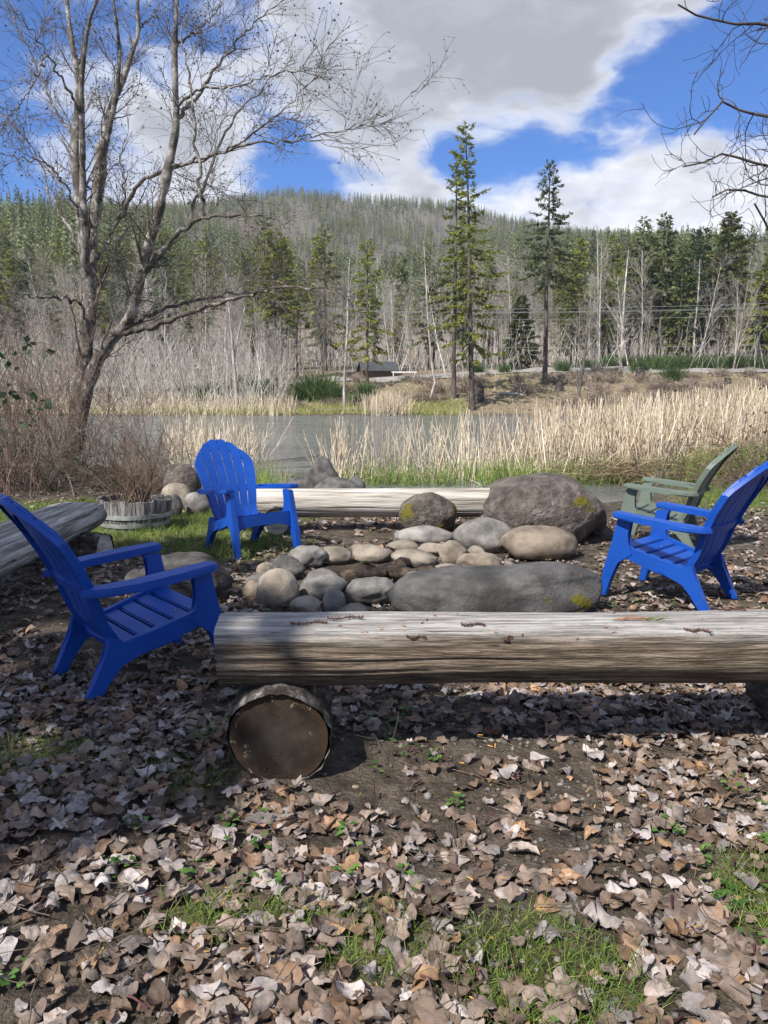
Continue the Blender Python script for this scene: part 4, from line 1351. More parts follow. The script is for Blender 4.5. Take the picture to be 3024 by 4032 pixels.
# ------------------------------------------------------------------ conifers
def conifer_parts(seed, H, cb, rmax, nb, ns, rt=.18, col=((.030, .052, .018), (.085, .105, .022)), cards=3, size=(.28, .55), dead=18, ragged=.35, power=.8):
    rg = np.random.default_rng(seed)
    zt = np.linspace(0, H, 16)
    tp = np.stack([np.cumsum(rg.normal(0, .012, 16)) * H / 10, np.cumsum(rg.normal(0, .012, 16)) * H / 10, zt], 1)
    tp -= tp[0]
    tr_ = rt * (1 - zt / H) ** .8 + .015
    tr_[0] *= 1.3
    T = Acc()
    V, F = tubes(tp[None], tr_[None], 8)
    T.add(V, F)
    s = (np.arange(nb) + rg.random(nb)) / nb
    z = H * cb + (H * (1 - cb)) * s ** .92
    az = np.arange(nb) * 2.4 + rg.normal(0, .5, nb)
    L = rmax * (1 - s) ** power * rg.uniform(max(.12, 1 - ragged * 1.6), 1 + ragged * .5, nb) * np.clip(.55 + s * 3.5, 0, 1) + .22
    el = np.interp(s, [0, .5, 1], [-.12, .05, .75]) + rg.normal(0, .14, nb)
    b0 = np.stack([np.interp(z, zt, tp[:, 0]), np.interp(z, zt, tp[:, 1]), z], 1)
    d = np.stack([np.cos(az) * np.cos(el), np.sin(az) * np.cos(el), np.sin(el)], 1)
    m = 5
    tt = np.linspace(0, 1, m)
    droop = rg.uniform(.10, .30, nb) * (1 - s * .7)
    P = b0[:, None] + d[:, None] * (L[:, None] * tt)[..., None]
    P[..., 2] += -droop[:, None] * L[:, None] * (tt ** 1.5 - .35 * tt ** 4)
    rr = (.012 + .018 * L / max(rmax, .1))[:, None] * np.linspace(1, .3, m)[None]
    V, F = tubes(P, rr, 3)
    T.add(V, F)
    if dead:
        q = rg.random(dead) * cb
        a = rg.random(dead) * 6.28
        dd = np.stack([np.cos(a), np.sin(a), rg.normal(-.25, .25, dead)], 1)
        bb = np.stack([np.interp(q * H, zt, tp[:, 0]), np.interp(q * H, zt, tp[:, 1]), q * H], 1)
        Pd, rd = shoots(bb, unit(dd), rg.uniform(.3, 1.0, dead) * rmax * .6, .014, rg, -.3, .3, 5)
        V, F = tubes(Pd, rd, 3)
        T.add(V, F)
    # sprays
    cnt = np.maximum(4, (ns * 1.5 * L / rmax).astype(int))
    bi = np.repeat(np.arange(nb), cnt)
    n = len(bi)
    t = .18 + .86 * rg.random(n) ** .75
    f = np.clip(t, 0, .999) * (m - 1)
    i0 = f.astype(int)
    pos = P[bi, i0] * (1 - (f - i0))[:, None] + P[bi, i0 + 1] * (f - i0)[:, None]
    tan = unit(P[bi, i0 + 1] - P[bi, i0])
    side = unit(np.cross(tan, [0, 0, 1])) * rg.choice([-1, 1], n)[:, None]
    C = Acc()
    c0, c1 = np.array(col[0]), np.array(col[1])
    for k in range(cards):
        sp = rg.uniform(.3, 1.2, n)[:, None]
        dd = unit(tan * .8 + side * sp + np.array([0, 0, 1]) * rg.normal(-.28, .28, n)[:, None] + rg.normal(size=(n, 3)) * .25)
        ln = .86 * rg.uniform(size[0], size[1], n)[:, None] * np.clip(1.25 - .5 * t, .5, 1.2)[:, None]
        ww = unit(np.cross(dd, np.array([0, 0, 1]) + rg.normal(size=(n, 3)) * .5)) * ln * rg.uniform(.11, .24, n)[:, None]
        p0 = pos + rg.normal(size=(n, 3)) * .05
        sag_ = np.array([0, 0, -.12]) * ln
        V = np.stack([p0, p0 + dd * ln * .55 + ww, p0 + dd * ln + sag_, p0 + dd * ln * .55 - ww + sag_ * .5], 1).reshape(-1, 3)
        mixf = np.clip(rg.random(n) * .7 + .45 * (t - .4), 0, 1)[:, None]
        c = (c0 * (1 - mixf) + c1 * mixf) * rg.uniform(.8, 1.3, (n, 1))
        C.add(V, np.arange(n * 4).reshape(n, 4), rep(c, 4))
    return T.mesh('trunk', 'fir_bark'), C.mesh('crown', 'needles', smooth=False)


def plant_tree(name, label, cat, meshes, loc, rz=0.0, sc=1.0, group=None, tilt=(0, 0)):
    t = thing(name, label, cat, loc, rz, group)
    t.scale = (sc, sc, sc) if not isinstance(sc, tuple) else sc
    t.rotation_euler = (tilt[0], tilt[1], rz)
    for me, nm in zip(meshes, ('trunk', 'crown')):
        link(nm, me, t)
    return t


def stand(px, ytop, dist):
    """foot and height of a tree whose tip shows at (px, ytop) at that distance"""
    p = Dp(px, ytop, dist)
    z = gz(p[0], dist)
    return (p[0], dist, z - .1), p[2] - z + .1


YG = ((.11, .140, .036), (.36, .37, .075))
DG = ((.045, .080, .040), (.115, .160, .065))
heroes = [
    (1030, 275, 63.5, dict(seed=1, cb=.16, rmax=3.0, nb=110, ns=34, col=YG, rt=.24, size=(.22, .50), ragged=.62, power=.50, dead=20), 'tallest fir across the pond, ragged with yellow-green sprays', -.045),
    (987, 338, 68, dict(seed=2, cb=.34, rmax=2.5, nb=85, ns=30, col=((.075, .10, .036), (.22, .24, .065)), rt=.22, size=(.22, .46), ragged=.5, power=.7, dead=26), 'fir close behind the tallest one, on its left', 0),
    (1192, 350, 74, dict(seed=3, cb=.44, rmax=3.4, nb=95, ns=34, col=((.055, .076, .042), (.145, .165, .07)), rt=.24, size=(.22, .48), ragged=.4, power=.75, dead=110), 'tall fir with a dark crown and dead grey lower branches', 0),
    (590, 500, 84, dict(seed=4, cb=.42, rmax=3.6, nb=64, ns=24, col=YG, rt=.2, size=(.32, .65), ragged=.45, power=.6), 'bright yellow-green conifer left of centre across the pond', 0),
    (700, 488, 96, dict(seed=5, cb=.20, rmax=3.3, nb=64, ns=20, col=((.10, .115, .05), (.22, .23, .085)), rt=.2, size=(.4, .8), ragged=.35, power=.7), 'dull olive conifer between two brighter ones', 0),
    (792, 522, 76, dict(seed=6, cb=.22, rmax=2.6, nb=62, ns=20, col=YG, rt=.17, size=(.28, .58), ragged=.55, power=.55), 'bright drooping conifer above the cabin', 0),
    (1408, 585, 98, dict(seed=7, cb=.42, rmax=1.9, nb=80, ns=20, col=DG, rt=.14, size=(.35, .65), ragged=.2), 'small dark blue-green fir among pale bare trunks', 0),
    (1578, 462, 96, dict(seed=8, cb=.34, rmax=4.6, nb=110, ns=26, col=((.070, .095, .036), (.205, .220, .060)), rt=.32, size=(.45, .9), ragged=.35, power=.7), 'big broad fir near the right edge beyond the road', 0),
    (1128, 640, 90, dict(seed=9, cb=.03, rmax=2.5, nb=90, ns=22, col=((.050, .080, .028), (.130, .155, .042)), rt=.14, size=(.35, .7), ragged=.2, power=.8), 'bushy low fir branching to the ground beside the road', 0),
    (1650, 590, 92, dict(seed=10, cb=.25, rmax=2.6, nb=70, ns=20, col=YG, rt=.16, size=(.4, .8), ragged=.35), 'yellow-green conifer at the far right edge', 0),
]
for px, yt, dist, kw, lab, lean in heroes:
    loc, hh = stand(px, yt, dist)
    plant_tree('conifer_tree', lab, 'tree', conifer_parts(H=hh, **kw), loc, .3, 1.0, tilt=(0, lean))

# stock shapes for the woods
fir_stock = [conifer_parts(50 + i, 16.0, (.12, .3, .2, .4, .25)[i], (2.6, 2.3, 3.0, 2.4, 2.0)[i], 70, 15, .17,
                           (((.075, .100, .040), (.200, .215, .065)), YG, ((.100, .122, .052), (.245, .260, .085)), ((.085, .108, .054), (.205, .225, .085)), DG)[i], 2, (.5, 1.0), 14, .35, .7) for i in range(5)]


def bare_parts(seed, H, n1, n2, col, rt=.09, spread=.5, lean=.1, fork=True):
    rg = np.random.default_rng(seed)
    k = 2 if fork and rg.random() < .5 else 1
    b = rg.normal(0, .08, (k, 3))
    b[:, 2] = 0
    d = unit(np.stack([rg.normal(0, lean, k), rg.normal(0, lean, k), np.ones(k)], 1))
    P, rr = shoots(b, d, np.full(k, H), rt, rg, .1, .05, 12, .2)
    T = Acc()
    V, F = tubes(P, rr, 6)
    col = np.array(col)
    T.add(V, F, col * 1.0)
    P1, r1 = grow(P, rr, n1, .28, 1, (spread, .2), lambda t, pi: H * .26 * (1.15 - .7 * t), 6, .35, .2, .42, .016, rg=rg)
    V, F = tubes(P1, r1, 4)
    T.add(V, F, rep(np.tile(col * .9, (n1, 1)), 24))
    P2, r2 = grow(P1, r1, n2, .15, 1, (.7, .25), H * .10, 4, .2, .25, .55, .010, rg=rg)
    P3, r3 = grow(P2, r2, n2 * 2, .15, 1, (.7, .25), H * .05, 3, .1, .25, .6, .008, rg=rg)
    C = Acc()
    tw = np.array([.33, .305, .27])
    for p, q in ((P2, r2), (P3, r3)):
        V, F = tubes(p, q, 3)
        C.add(V, F, rep(tw * rg.uniform(.7, 1.5, (len(p), 1)), p.shape[1] * 3))
    return T.mesh('trunk', 'far_bark'), C.mesh('crown', 'bare_twig')


bare_stock = [bare_parts(200 + i, (11, 13, 9, 12, 10, 14)[i], 26, 150, ((1.2, 1.15, 1.1), (.9, .86, .82), (1.0, .93, .85), (1.5, 1.46, 1.4), (.75, .68, .62), (1.35, 1.3, 1.25))[i]) for i in range(6)]


BARE_NAMES = ['slim bare alder', 'tall grey bare alder', 'short bare alder', 'tall whitish bare alder', 'dark brown bare alder', 'tallest pale bare alder']


def snag_mesh(seed, H, col):
    rg = np.random.default_rng(seed)
    P, rr = shoots(np.zeros((1, 3)), unit(np.array([[rg.normal(0, .04), rg.normal(0, .04), 1]])), np.array([H]), .14, rg, .05, .03, 8, .25)
    A = Acc()
    V, F = tubes(P, rr, 5)
    A.add(V, F, col)
    P1, r1 = grow(P, rr, 34, .25, 1, (1.35, .2), lambda t, pi: H * .075 * (1.3 - t), 3, -.2, .2, .25, .012, rg=rg)
    V, F = tubes(P1, r1, 3)
    A.add(V, F, col)
    return A.mesh('snag', 'far_bark')


FIR_NAMES = ['olive conifer with a low crown', 'yellow-green conifer with a bare lower trunk', 'broad dull-green conifer', 'grey-green conifer with a high crown', 'narrow dark green conifer']
FIR_GROUPS = ['low-crowned olive conifers', 'yellow-green conifers', 'broad dull-green conifers', 'high-crowned conifers', 'narrow dark conifers']
snag_stock = [snag_mesh(300 + i, (15, 18, 12)[i], ((.8, .76, .76), (.45, .42, .41), (1.0, .95, .92))[i]) for i in range(3)]


def scatter_woods():
    rg = np.random.default_rng(900)

    def px_of(x, y):
        return 829.5 + 1673 * x / (y * math.cos(PITCH))
    # bare alder thicket just beyond the road
    n = 0
    while n < 235:
        y = 87 + 62 * rg.random() ** 1.3
        x = (rg.uniform(-90, 1760) - 829.5) / 1673 * y
        p = px_of(x, y)
        if y < 92 and 720 < p < 900:
            continue
        bi = rg.integers(0, 6)
        me = bare_stock[bi]
        t = plant_tree('bare_alder', BARE_NAMES[bi] + (' in the thicket left of the pond cabin' if p < 760 else ' in the thicket between cabin and tall firs' if p < 1180 else ' in the thicket beyond the road at the right'), 'tree', me, (x, y, gz(x, y) - .1), rg.random() * 6.28, rg.uniform(.65, 1.15), 'bare alders in the far thicket', (rg.normal(0, .04), rg.normal(0, .04)))
        n += 1
    # on the left lower bank, nearer
    for k in range(34):
        y = rg.uniform(66, 84)
        x = (rg.uniform(-60, 640) - 829.5) / 1673 * y
        plant_tree('bare_alder', 'thin bare alder on the low far bank of the pond', 'tree', bare_stock[rg.integers(0, 6)], (x, y, gz(x, y) - .1), rg.random() * 6.28, rg.uniform(.45, .85), 'bare alders on the low bank', (rg.normal(0, .06), rg.normal(0, .06)))
    # conifers between the thicket and the hillside
    n = 0
    while n < 295:
        y = 93 + 240 * rg.random() ** 1.7
        px = rg.uniform(-80, 1740)
        # fewer in the burnt middle
        dens = .95 if px < 470 else (.34 if px < 920 else (.66 if px < 1230 else 1.0))
        if rg.random() > dens:
            continue
        x = (px - 829.5) / 1673 * y
        i = rg.integers(0, 5)
        plant_tree('woodland_conifer', FIR_NAMES[i] + (' in the woods left of the alder trunks' if px < 200 else ' in the woods behind the alder branches' if px < 560 else ' in the woods behind the cabin' if px < 900 else ' in the woods around the tall firs' if px < 1240 else ' in the woods beyond the right of the road'), 'tree', fir_stock[i], (x, y, gz(x, y) - .2), rg.random() * 6.28, rg.uniform(.55, 1.15), FIR_GROUPS[i], (rg.normal(0, .02), rg.normal(0, .02)))
        n += 1
    # burnt standing snags
    n = 0
    while n < 150:
        y = 105 + 150 * rg.random()
        px = rg.uniform(-60, 1720)
        x = (px - 829.5) / 1673 * y
        o = link('dead_snag', snag_stock[rg.integers(0, 3)], None, (x, y, gz(x, y) - .2), (rg.normal(0, .04), rg.normal(0, .04), rg.random() * 6.28))
        s = rg.uniform(.45, .9)
        o.scale = (s, s, s)
        tag(o, 'grey burnt dead trunk standing in the woods', 'dead tree', 'burnt snags in the woods')
        n += 1


scatter_woods()


# ------------------------------------------------------------------ the far wooded hillside as one mass
def hillside():
    rg = np.random.default_rng(41)
    A = Acc()
    n = 11500
    y = 210 + 560 * rg.random(n) ** .75
    px = rg.uniform(-160, 1820, n)
    # live conifers: ridge line, right and left flanks; burnt middle keeps few
    live = np.interp(px, [-160, 350, 520, 900, 1000, 1250, 1820], [.95, .9, .56, .68, .9, .95, .95])
    ridge = np.clip((y - 640) / 60, 0, 1) * np.interp(px, [430, 640, 760], [.25, .6, 1.0])
    patch = fnoise(px * .02, y * .025, 1.0, 61) * 1.5 + fnoise(px * .05, y * .05, 1.0, 62) * .6
    keep = rg.random(n) < np.clip(live + ridge + patch, .03, 1)
    keep &= ~((y > 715) & (rg.random(n) < .5))
    y, px = y[keep], px[keep]
    x = (px - 829.5) / 1673 * y
    z = ground_z(x, y)
    m = len(x)
    h = rg.uniform(7, 13, m) * np.interp(y, [210, 330, 480, 700], [1.25, 1.25, .85, .8])
    r = h * rg.uniform(.12, .20, m)
    q = 22
    s = (np.arange(q)[None] + rg.random((m, q))) / q
    a = np.arange(q)[None] * 2.4 + rg.random((m, 1)) * 6.28
    zz = h[:, None] * (.14 + .84 * s)
    L = r[:, None] * (1 - s) ** .8 * rg.uniform(.6, 1.2, (m, q)) + .25
    d = np.stack([np.cos(a), np.sin(a), np.full_like(a, -.28)], -1)
    sd = np.stack([-np.sin(a), np.cos(a), np.zeros_like(a)], -1)
    b = np.stack([np.repeat(x[:, None], q, 1), np.repeat(y[:, None], q, 1), z[:, None] + zz], -1)
    wd = L * rg.uniform(.34, .5, (m, q))
    up = np.zeros_like(b)
    up[..., 2] = h[:, None] * .055
    V = np.stack([b + up, b + d * (L * .6)[..., None] + sd * wd[..., None], b + d * L[..., None] * 1.1, b + d * (L * .6)[..., None] - sd * wd[..., None]], 2).reshape(-1, 3)
    tone = np.array([.095, .125, .060]) * rg.uniform(.55, 1.45, (m, 1)) + np.array([.085, .070, .0]) * rg.random((m, 1))
    A.add(V, np.arange(len(V)).reshape(-1, 4), rep(tone, q * 4))
    P = np.stack([np.stack([x, y, z - .5], 1), np.stack([x, y, z + h], 1)], 1)
    Vt, Ft = tubes(P, np.stack([h * .011, h * .003], 1), 3)
    A.add(Vt, Ft, (.07, .058, .05))
    f = link('forest', A.mesh('forest', 'needles', smooth=False))
    tag(f, 'green conifer forest covering the far hillside', 'forest', kind='stuff')
    # burnt grey trunks
    A = Acc()
    n = 12500
    y = 235 + 515 * rg.random(n) ** .8
    px = rg.uniform(-160, 1820, n)
    dens = np.interp(px, [-160, 350, 500, 900, 1100, 1400, 1820], [.22, .25, 1, .9, .4, .22, .4])
    k = rg.random(n) < dens
    y, px = y[k], px[k]
    x = (px - 829.5) / 1673 * y
    z = ground_z(x, y)
    m = len(x)
    h = rg.uniform(4, 9.5, m)
    b = np.stack([x, y, z - .5], 1)
    t = b + np.stack([rg.normal(0, .5, m), rg.normal(0, .5, m), h], 1)
    V, F = tubes(np.stack([b, t], 1), np.stack([rg.uniform(.10, .20, m), np.full(m, .06)], 1), 3)
    c = np.array([.21, .198, .205]) * rg.uniform(.5, 1.4, (m, 1))
    A.add(V, F, rep(c, 6))
    for _ in range(5):
        u = rg.uniform(.35, .95, (m, 1))
        p = b * (1 - u) + t * u
        a = rg.random(m) * 6.28
        e = p + np.stack([np.cos(a), np.sin(a), rg.normal(.2, .4, m)], 1) * rg.uniform(.8, 2.2, (m, 1))
        V, F = tubes(np.stack([p, e], 1), np.stack([np.full(m, .045), np.full(m, .03)], 1), 3)
        A.add(V, F, rep(c * .9, 6))
    f = link('burnt_forest', A.mesh('burnt_forest', 'bare_twig'))
    tag(f, 'grey burnt trunks covering the middle of the far hillside', 'forest', kind='stuff')


hillside()


# ------------------------------------------------------------------ undergrowth in the far thicket
def undergrowth():
    rg = np.random.default_rng(42)
    A = Acc()
    n = 6800
    y = 86 + 75 * rg.random(n) ** 1.2
    px = rg.uniform(-80, 1740, n)
    left = rg.random(n) < .25
    y = np.where(left, rg.uniform(66, 88, n), y)
    px = np.where(left, rg.uniform(-80, 620, n), px)
    x = (px - 829.5) / 1673 * y
    ok = ~((px > 690) & (px < 930) & (y < 91))
    x, y = x[ok], y[ok]
    n = len(x)
    b = np.stack([x, y, ground_z(x, y) - .1], 1)
    d = unit(np.stack([rg.normal(0, .28, n), rg.normal(0, .28, n), np.ones(n)], 1))
    P, rr = shoots(b, d, rg.uniform(1.5, 6.5, n), .026, rg, -.1, .22, 5, .4)
    cols = np.array([(.41, .39, .355), (.54, .52, .48), (.28, .255, .225), (.43, .395, .345)])[rg.integers(0, 4, n)] * rg.uniform(.45, 1.5, (n, 1))
    V, F = tubes(P, rr, 3)
    A.add(V, F, rep(cols, 15))
    P2, r2 = grow(P, rr, 10500, .2, 1, (.6, .25), 1.0, 3, .1, .25, .6, .012, rg=rg)
    V, F = tubes(P2, r2, 3)
    A.add(V, F, rep(np.array([.40, .375, .335]) * rg.uniform(.6, 1.4, (len(P2), 1)), 9))
    tag(link('undergrowth', A.mesh('undergrowth', 'bare_twig')), 'tangle of leafless grey brush below the far trees', 'brush', kind='stuff')


undergrowth()


# ------------------------------------------------------------------ broom bushes, stumps, cabin, poles across the pond
def broom_mesh(seed):
    rg = np.random.default_rng(seed)
    n = 420
    b = np.stack([rg.normal(0, .22, n), rg.normal(0, .22, n), np.zeros(n)], 1)
    d = unit(np.stack([rg.normal(0, .38, n), rg.normal(0, .38, n), np.ones(n)], 1))
    P, rr = shoots(b, d, rg.uniform(.6, 1.5, n), .016, rg, -.1, .15, 4, .5)
    V, F = tubes(P, rr, 3)
    c = np.array([(.070, .130, .040), (.13, .185, .055), (.05, .095, .035)])[rg.integers(0, 3, n)] * rg.uniform(.7, 1.3, (n, 1))
    A = Acc()
    A.add(V, F, rep(c, 12))
    return A.mesh('broom', 'broom')


brooms = [broom_mesh(i) for i in range(3)]
rgb = np.random.default_rng(3)
spots = [(690, 70, 1.9, 'largest bright green broom bush on the far bank'), (655, 71, 1.5, 'green broom bush on the near side of the largest one'), (720, 68, 1.3, 'green broom bush growing at the right of the largest one'),
         (790, 72, 1.1, 'small broom bush in front of the cabin'), (1380, 83, 1.2, 'broom bush by the roadside stump'), (1450, 75, 1.2, 'broom bush standing alone on the brown bank'), (770, 66, .9, 'low broom bush beside the far shore'),
         (1030, 86, .9, 'little broom bush near the tallest fir'), (1090, 84, .8, 'little broom bush left of the bushy low fir'), (1215, 84, 1.0, 'broom bush beside the dead-branched fir')]
for i_, (px, dist, s, lab) in enumerate(spots):
    p = Dp(px, 800, dist)
    o = link('broom_bush', brooms[i_ % 3], None, (p[0], dist, gz(p[0], dist) - .05), (0, 0, rgb.random() * 6))
    o.scale = (s * 1.25, s * 1.25, s)
    tag(o, lab, 'bush', 'broom bushes on the far bank')
for k in range(46):
    px = rgb.uniform(1240, 1720) if k < 38 else rgb.uniform(420, 640)
    dist = rgb.uniform(87, 92) if k < 38 else rgb.uniform(72, 80)
    p = Dp(px, 800, dist)
    o = link('broom_bush', brooms[k % 3], None, (p[0], dist, gz(p[0], dist) - .05), (0, 0, rgb.random() * 6))
    s = rgb.uniform(.7, 1.3)
    o.scale = (s * 1.5, s * 1.5, s)
    tag(o, 'green broom bush in the row along the far road' if k < 38 else 'green broom bush on the low bank left of the cabin', 'bush', 'broom along the road' if k < 38 else 'broom on the low bank')


def scrub_mesh(seed):
    rg = np.random.default_rng(seed)
    n = 90
    b = np.stack([rg.normal(0, .25, n), rg.normal(0, .25, n), np.zeros(n)], 1)
    d = unit(np.stack([rg.normal(0, .6, n), rg.normal(0, .6, n), np.ones(n)], 1))
    P, rr = shoots(b, d, rg.uniform(.4, 1.3, n), .02, rg, -.2, .3, 4, .5)
    P2, r2 = grow(P, rr, 260, .2, 1, (.7, .25), .4, 3, 0, .3, .7, .012, rg=rg)
    A = Acc()
    for p, q in ((P, rr), (P2, r2)):
        V, F = tubes(p, q, 3)
        A.add(V, F, rep(np.array([(.20, .15, .12), (.33, .27, .21), (.14, .10, .085), (.40, .34, .26)])[rg.integers(0, 4, len(p))], p.shape[1] * 3))
    return A.mesh('scrub', 'cane')


scrubs = [scrub_mesh(80 + i) for i in range(4)]
for k in range(95):
    px = rgb.uniform(560, 1700)
    dist = rgb.uniform(64, 81)
    p = Dp(px, 800, dist)
    o = link('scrub_bush', scrubs[k % 4], None, (p[0], dist, gz(p[0], dist) - .05), (0, 0, rgb.random() * 6))
    s_ = rgb.uniform(.4, 1.15)
    o.scale = (s_ * 1.3, s_ * 1.3, s_)
    tag(o, 'low brown leafless scrub on the far bank' + (' below the cabin' if px < 950 else ' between the tall firs' if px < 1240 else ' right of the dead-branched fir'), 'bush', 'scrub on the far bank')
for k, (px, dist, ln, a, lab) in enumerate([(735, 63.2, 4.5, .1, 'long dark log lying along the far shore'), (900, 70, 2.5, .5, 'pale driftwood log on the bank near the cabin'), (1110, 68, 2.2, -.4, 'weathered log lying by the tall firs'), (1290, 72, 2.6, .3, 'pale fallen log on the brown bank'), (1480, 74, 2.0, -.2, 'short fallen log near the lone broom bush')]):
    p = Dp(px, 830, dist)
    P = np.array([[p[0] - ln / 2 * math.cos(a), dist - ln / 2 * math.sin(a), 0], [p[0], dist, 0], [p[0] + ln / 2 * math.cos(a), dist + ln / 2 * math.sin(a), 0]])
    P[:, 2] = ground_z(P[:, 0], P[:, 1]) + .10
    V, F = tubes(resample(P, 10)[None], np.linspace(.16, .09, 10)[None], 7)
    A = Acc()
    A.add(V, F, (.5, .45, .42) if k == 0 else (1.3, 1.2, 1.1))
    tag(link('fallen_log', A.mesh('fallen_log', 'far_bark')), lab, 'log', 'logs on the far bank')


def stump(px, py, dist, w_, h_, label):
    p = Dp(px, py, dist)
    z = gz(p[0], dist)
    t = thing('stump', label, 'stump', (p[0], dist, z - .1), 0, 'tree stumps on the far bank')
    bm = bmesh.new()
    bmesh.ops.create_cone(bm, cap_ends=False, segments=14, radius1=w_ * .62, radius2=w_ * .5, depth=h_ + .1, matrix=Matrix.Translation((0, 0, (h_ + .1) / 2)))
    for v in bm.verts:
        v.co += Vector((noise.noise(v.co * 3 + Vector((px, 0, 0))), noise.noise(v.co * 3 + Vector((0, px, 0))), 0)) * .08
    bmesh_obj('stump_side', bm, 'stump', t)
    bm = bmesh.new()
    bmesh.ops.create_circle(bm, cap_ends=True, segments=14, radius=w_ * .5, matrix=Matrix.Translation((0, 0, h_ + .095)))
    bmesh_obj('stump_top', bm, 'stump_top', t)


for a in [(485, 822, 78, .8, .75, 'dark stump on the low bank seen past the middle chair'), (1325, 812, 78, .95, .7, 'black stump on the bank below the road'), (1382, 822, 76, .85, 1.1, 'taller mossy stump beside the black one'),
          (1208, 850, 70, .7, .8, 'small stump at the foot of the forked dead tree'), (1033, 868, 66, .9, 1.2, 'blackened stump at the water under the tallest fir'), (1570, 842, 75, .6, .5, 'low pale stump near the right end of the bank')]:
    stump(*a)


def cabin():
    dist = 90.0
    c = Dp(838, 800, dist)
    z = gz(c[0], dist)
    t = thing('cabin', 'small brown cabin with a dark grey gabled roof beyond the pond', 'cabin', (c[0], dist, z - .15), R(14))
    t.scale = (.68, .68, .68)
    bm = bmesh.new()
    bm_box(bm, -4.6, .9, -1.6, 1.6, 0, 1.5)
    bmesh_obj('wall', bm, 'cabin_wood', t)
    for s in (-1, 1):
        bm = bmesh.new()
        bm_hex(bm, [(-5.0, s * 2.1, .98), (1.3, s * 2.1, .98), (1.3, 0, 2.52), (-5.0, 0, 2.52), (-5.0, s * 2.1, 1.08), (1.3, s * 2.1, 1.08), (1.3, 0, 2.64), (-5.0, 0, 2.64)])
        bmesh_obj('roof', bm, 'roofing', t)
    bm = bmesh.new()
    v = [bm.verts.new(p) for p in ((.93, -1.6, 1.5), (.93, 1.6, 1.5), (.93, 0, 2.45), (.85, -1.6, 1.5), (.85, 1.6, 1.5), (.85, 0, 2.45))]
    for f in ((0, 1, 2), (5, 4, 3), (0, 3, 4, 1), (1, 4, 5, 2), (2, 5, 3, 0)):
        bm.faces.new([v[i] for i in f])
    bmesh_obj('gable', bm, 'cabin_wood', t)
    bm = bmesh.new()
    bm_box(bm, .905, .93, -.45, .45, .1, 1.4)
    bmesh_obj('door', bm, 'pole_wood', t)
    r_ = thing('railing', 'short white railing beside the cabin', 'railing', (c[0] + 1.6, dist - 1.8, gz(c[0] + 1.6, dist - 1.8)))
    bm = bmesh.new()
    bm_box(bm, -1.2, 1.6, -.05, .05, .55, .68)
    bmesh_obj('rail', bm, 'white_paint', r_)
    for x in (-1.0, 1.4):
        bm = bmesh.new()
        bm_box(bm, x - .05, x + .05, -.04, .04, -.1, .56)
        bmesh_obj('post', bm, 'white_paint', r_)


cabin()


def pole(px, ytop, ybase, dist, label):
    p = Dp(px, ytop, dist)
    z = gz(p[0], dist)
    t = thing('utility_pole', label, 'utility pole', (p[0], dist, z - .2))
    V, F = tubes(np.array([[(0, 0, 0), (0, 0, p[2] - z + .2)]], float), np.array([[.15, .11]]), 8)
    link('post', mesh_np('post', V, [F], 'pole_wood'), t)
    bm = bmesh.new()
    bm_box(bm, -1.1, 1.1, .13, .25, p[2] - z - .35, p[2] - z - .2)
    bmesh_obj('crossarm', bm, 'pole_wood', t)
    return np.array([p[0], dist, p[2]])


p0 = pole(640, 662, 810, 88, 'reddish wooden utility pole left of the cabin')
p1 = pole(1980, 640, 820, 78, 'wooden utility pole beyond the right edge of the road')
for k, (za, zb, dx, lab) in enumerate([(-.05, .0, 0, 'top strand of the power lines over the road'), (-.35, -.35, .8, 'second strand of the power lines over the road'), (-.35, -.55, -.8, 'third strand of the power lines over the road'),
                                       (-1.1, -1.2, 0, 'fourth strand of the power lines over the road'), (-3.9, -4.2, 0, 'lowest cable of the lines over the road')]):
    s = np.linspace(0, 1, 40)[:, None]
    a_, b_ = p0 + [dx, .2, za], p1 + [dx, .2, zb]
    P = a_ * (1 - s) + b_ * s
    P[:, 2] -= 1.1 * 4 * (s * (1 - s))[:, 0] * .55
    V, F = tubes(P[None], np.full((1, 40), .016), 4)
    tag(link('power_line', mesh_np('power_line', V, [F], 'wire')), lab, 'power line', 'power lines along the road')


# dead trees standing in and at the pond
def dead_tree(px, ybase, dist, L, label, seed, r0=.12, col=(1.3, 1.25, 1.2), n1=26):
    rg = np.random.default_rng(seed)
    b = Dp(px, ybase, dist)
    base = np.array([b[0], dist, gz(b[0], dist) - .2])
    P = np.stack([resample(np.array([Dp(x, y, dist + o) for x, y, o in q]), 14) for q in L]) - base
    P[0, 0] = (0, 0, 0)
    rr = np.stack([np.linspace(r0 * (1 if i == 0 else .55), r0 * .22, 14) for i in range(len(L))])
    t = thing('dead_tree', label, 'dead tree', base, 0, 'dead trees along the far shore')
    A = Acc()
    V, F = tubes(P, rr, 6)
    A.add(V, F, col)
    link('trunk', A.mesh('trunk', 'far_bark'), t)
    P1, r1 = grow(P, rr, n1, .2, 1, (1.0, .3), 1.4, 6, -.1, .3, .4, .012, rg=rg)
    P2, r2 = grow(P1, r1, n1 * 4, .2, 1, (.8, .3), .6, 4, -.2, .3, .5, .008, rg=rg)
    A = Acc()
    for p, q in ((P1, r1), (P2, r2)):
        V, F = tubes(p, q, 3)
        A.add(V, F, rep(np.tile(np.array(col) * .2, (len(p), 1)), p.shape[1] * 3))
    link('crown', A.mesh('crown', 'bare_twig'), t)


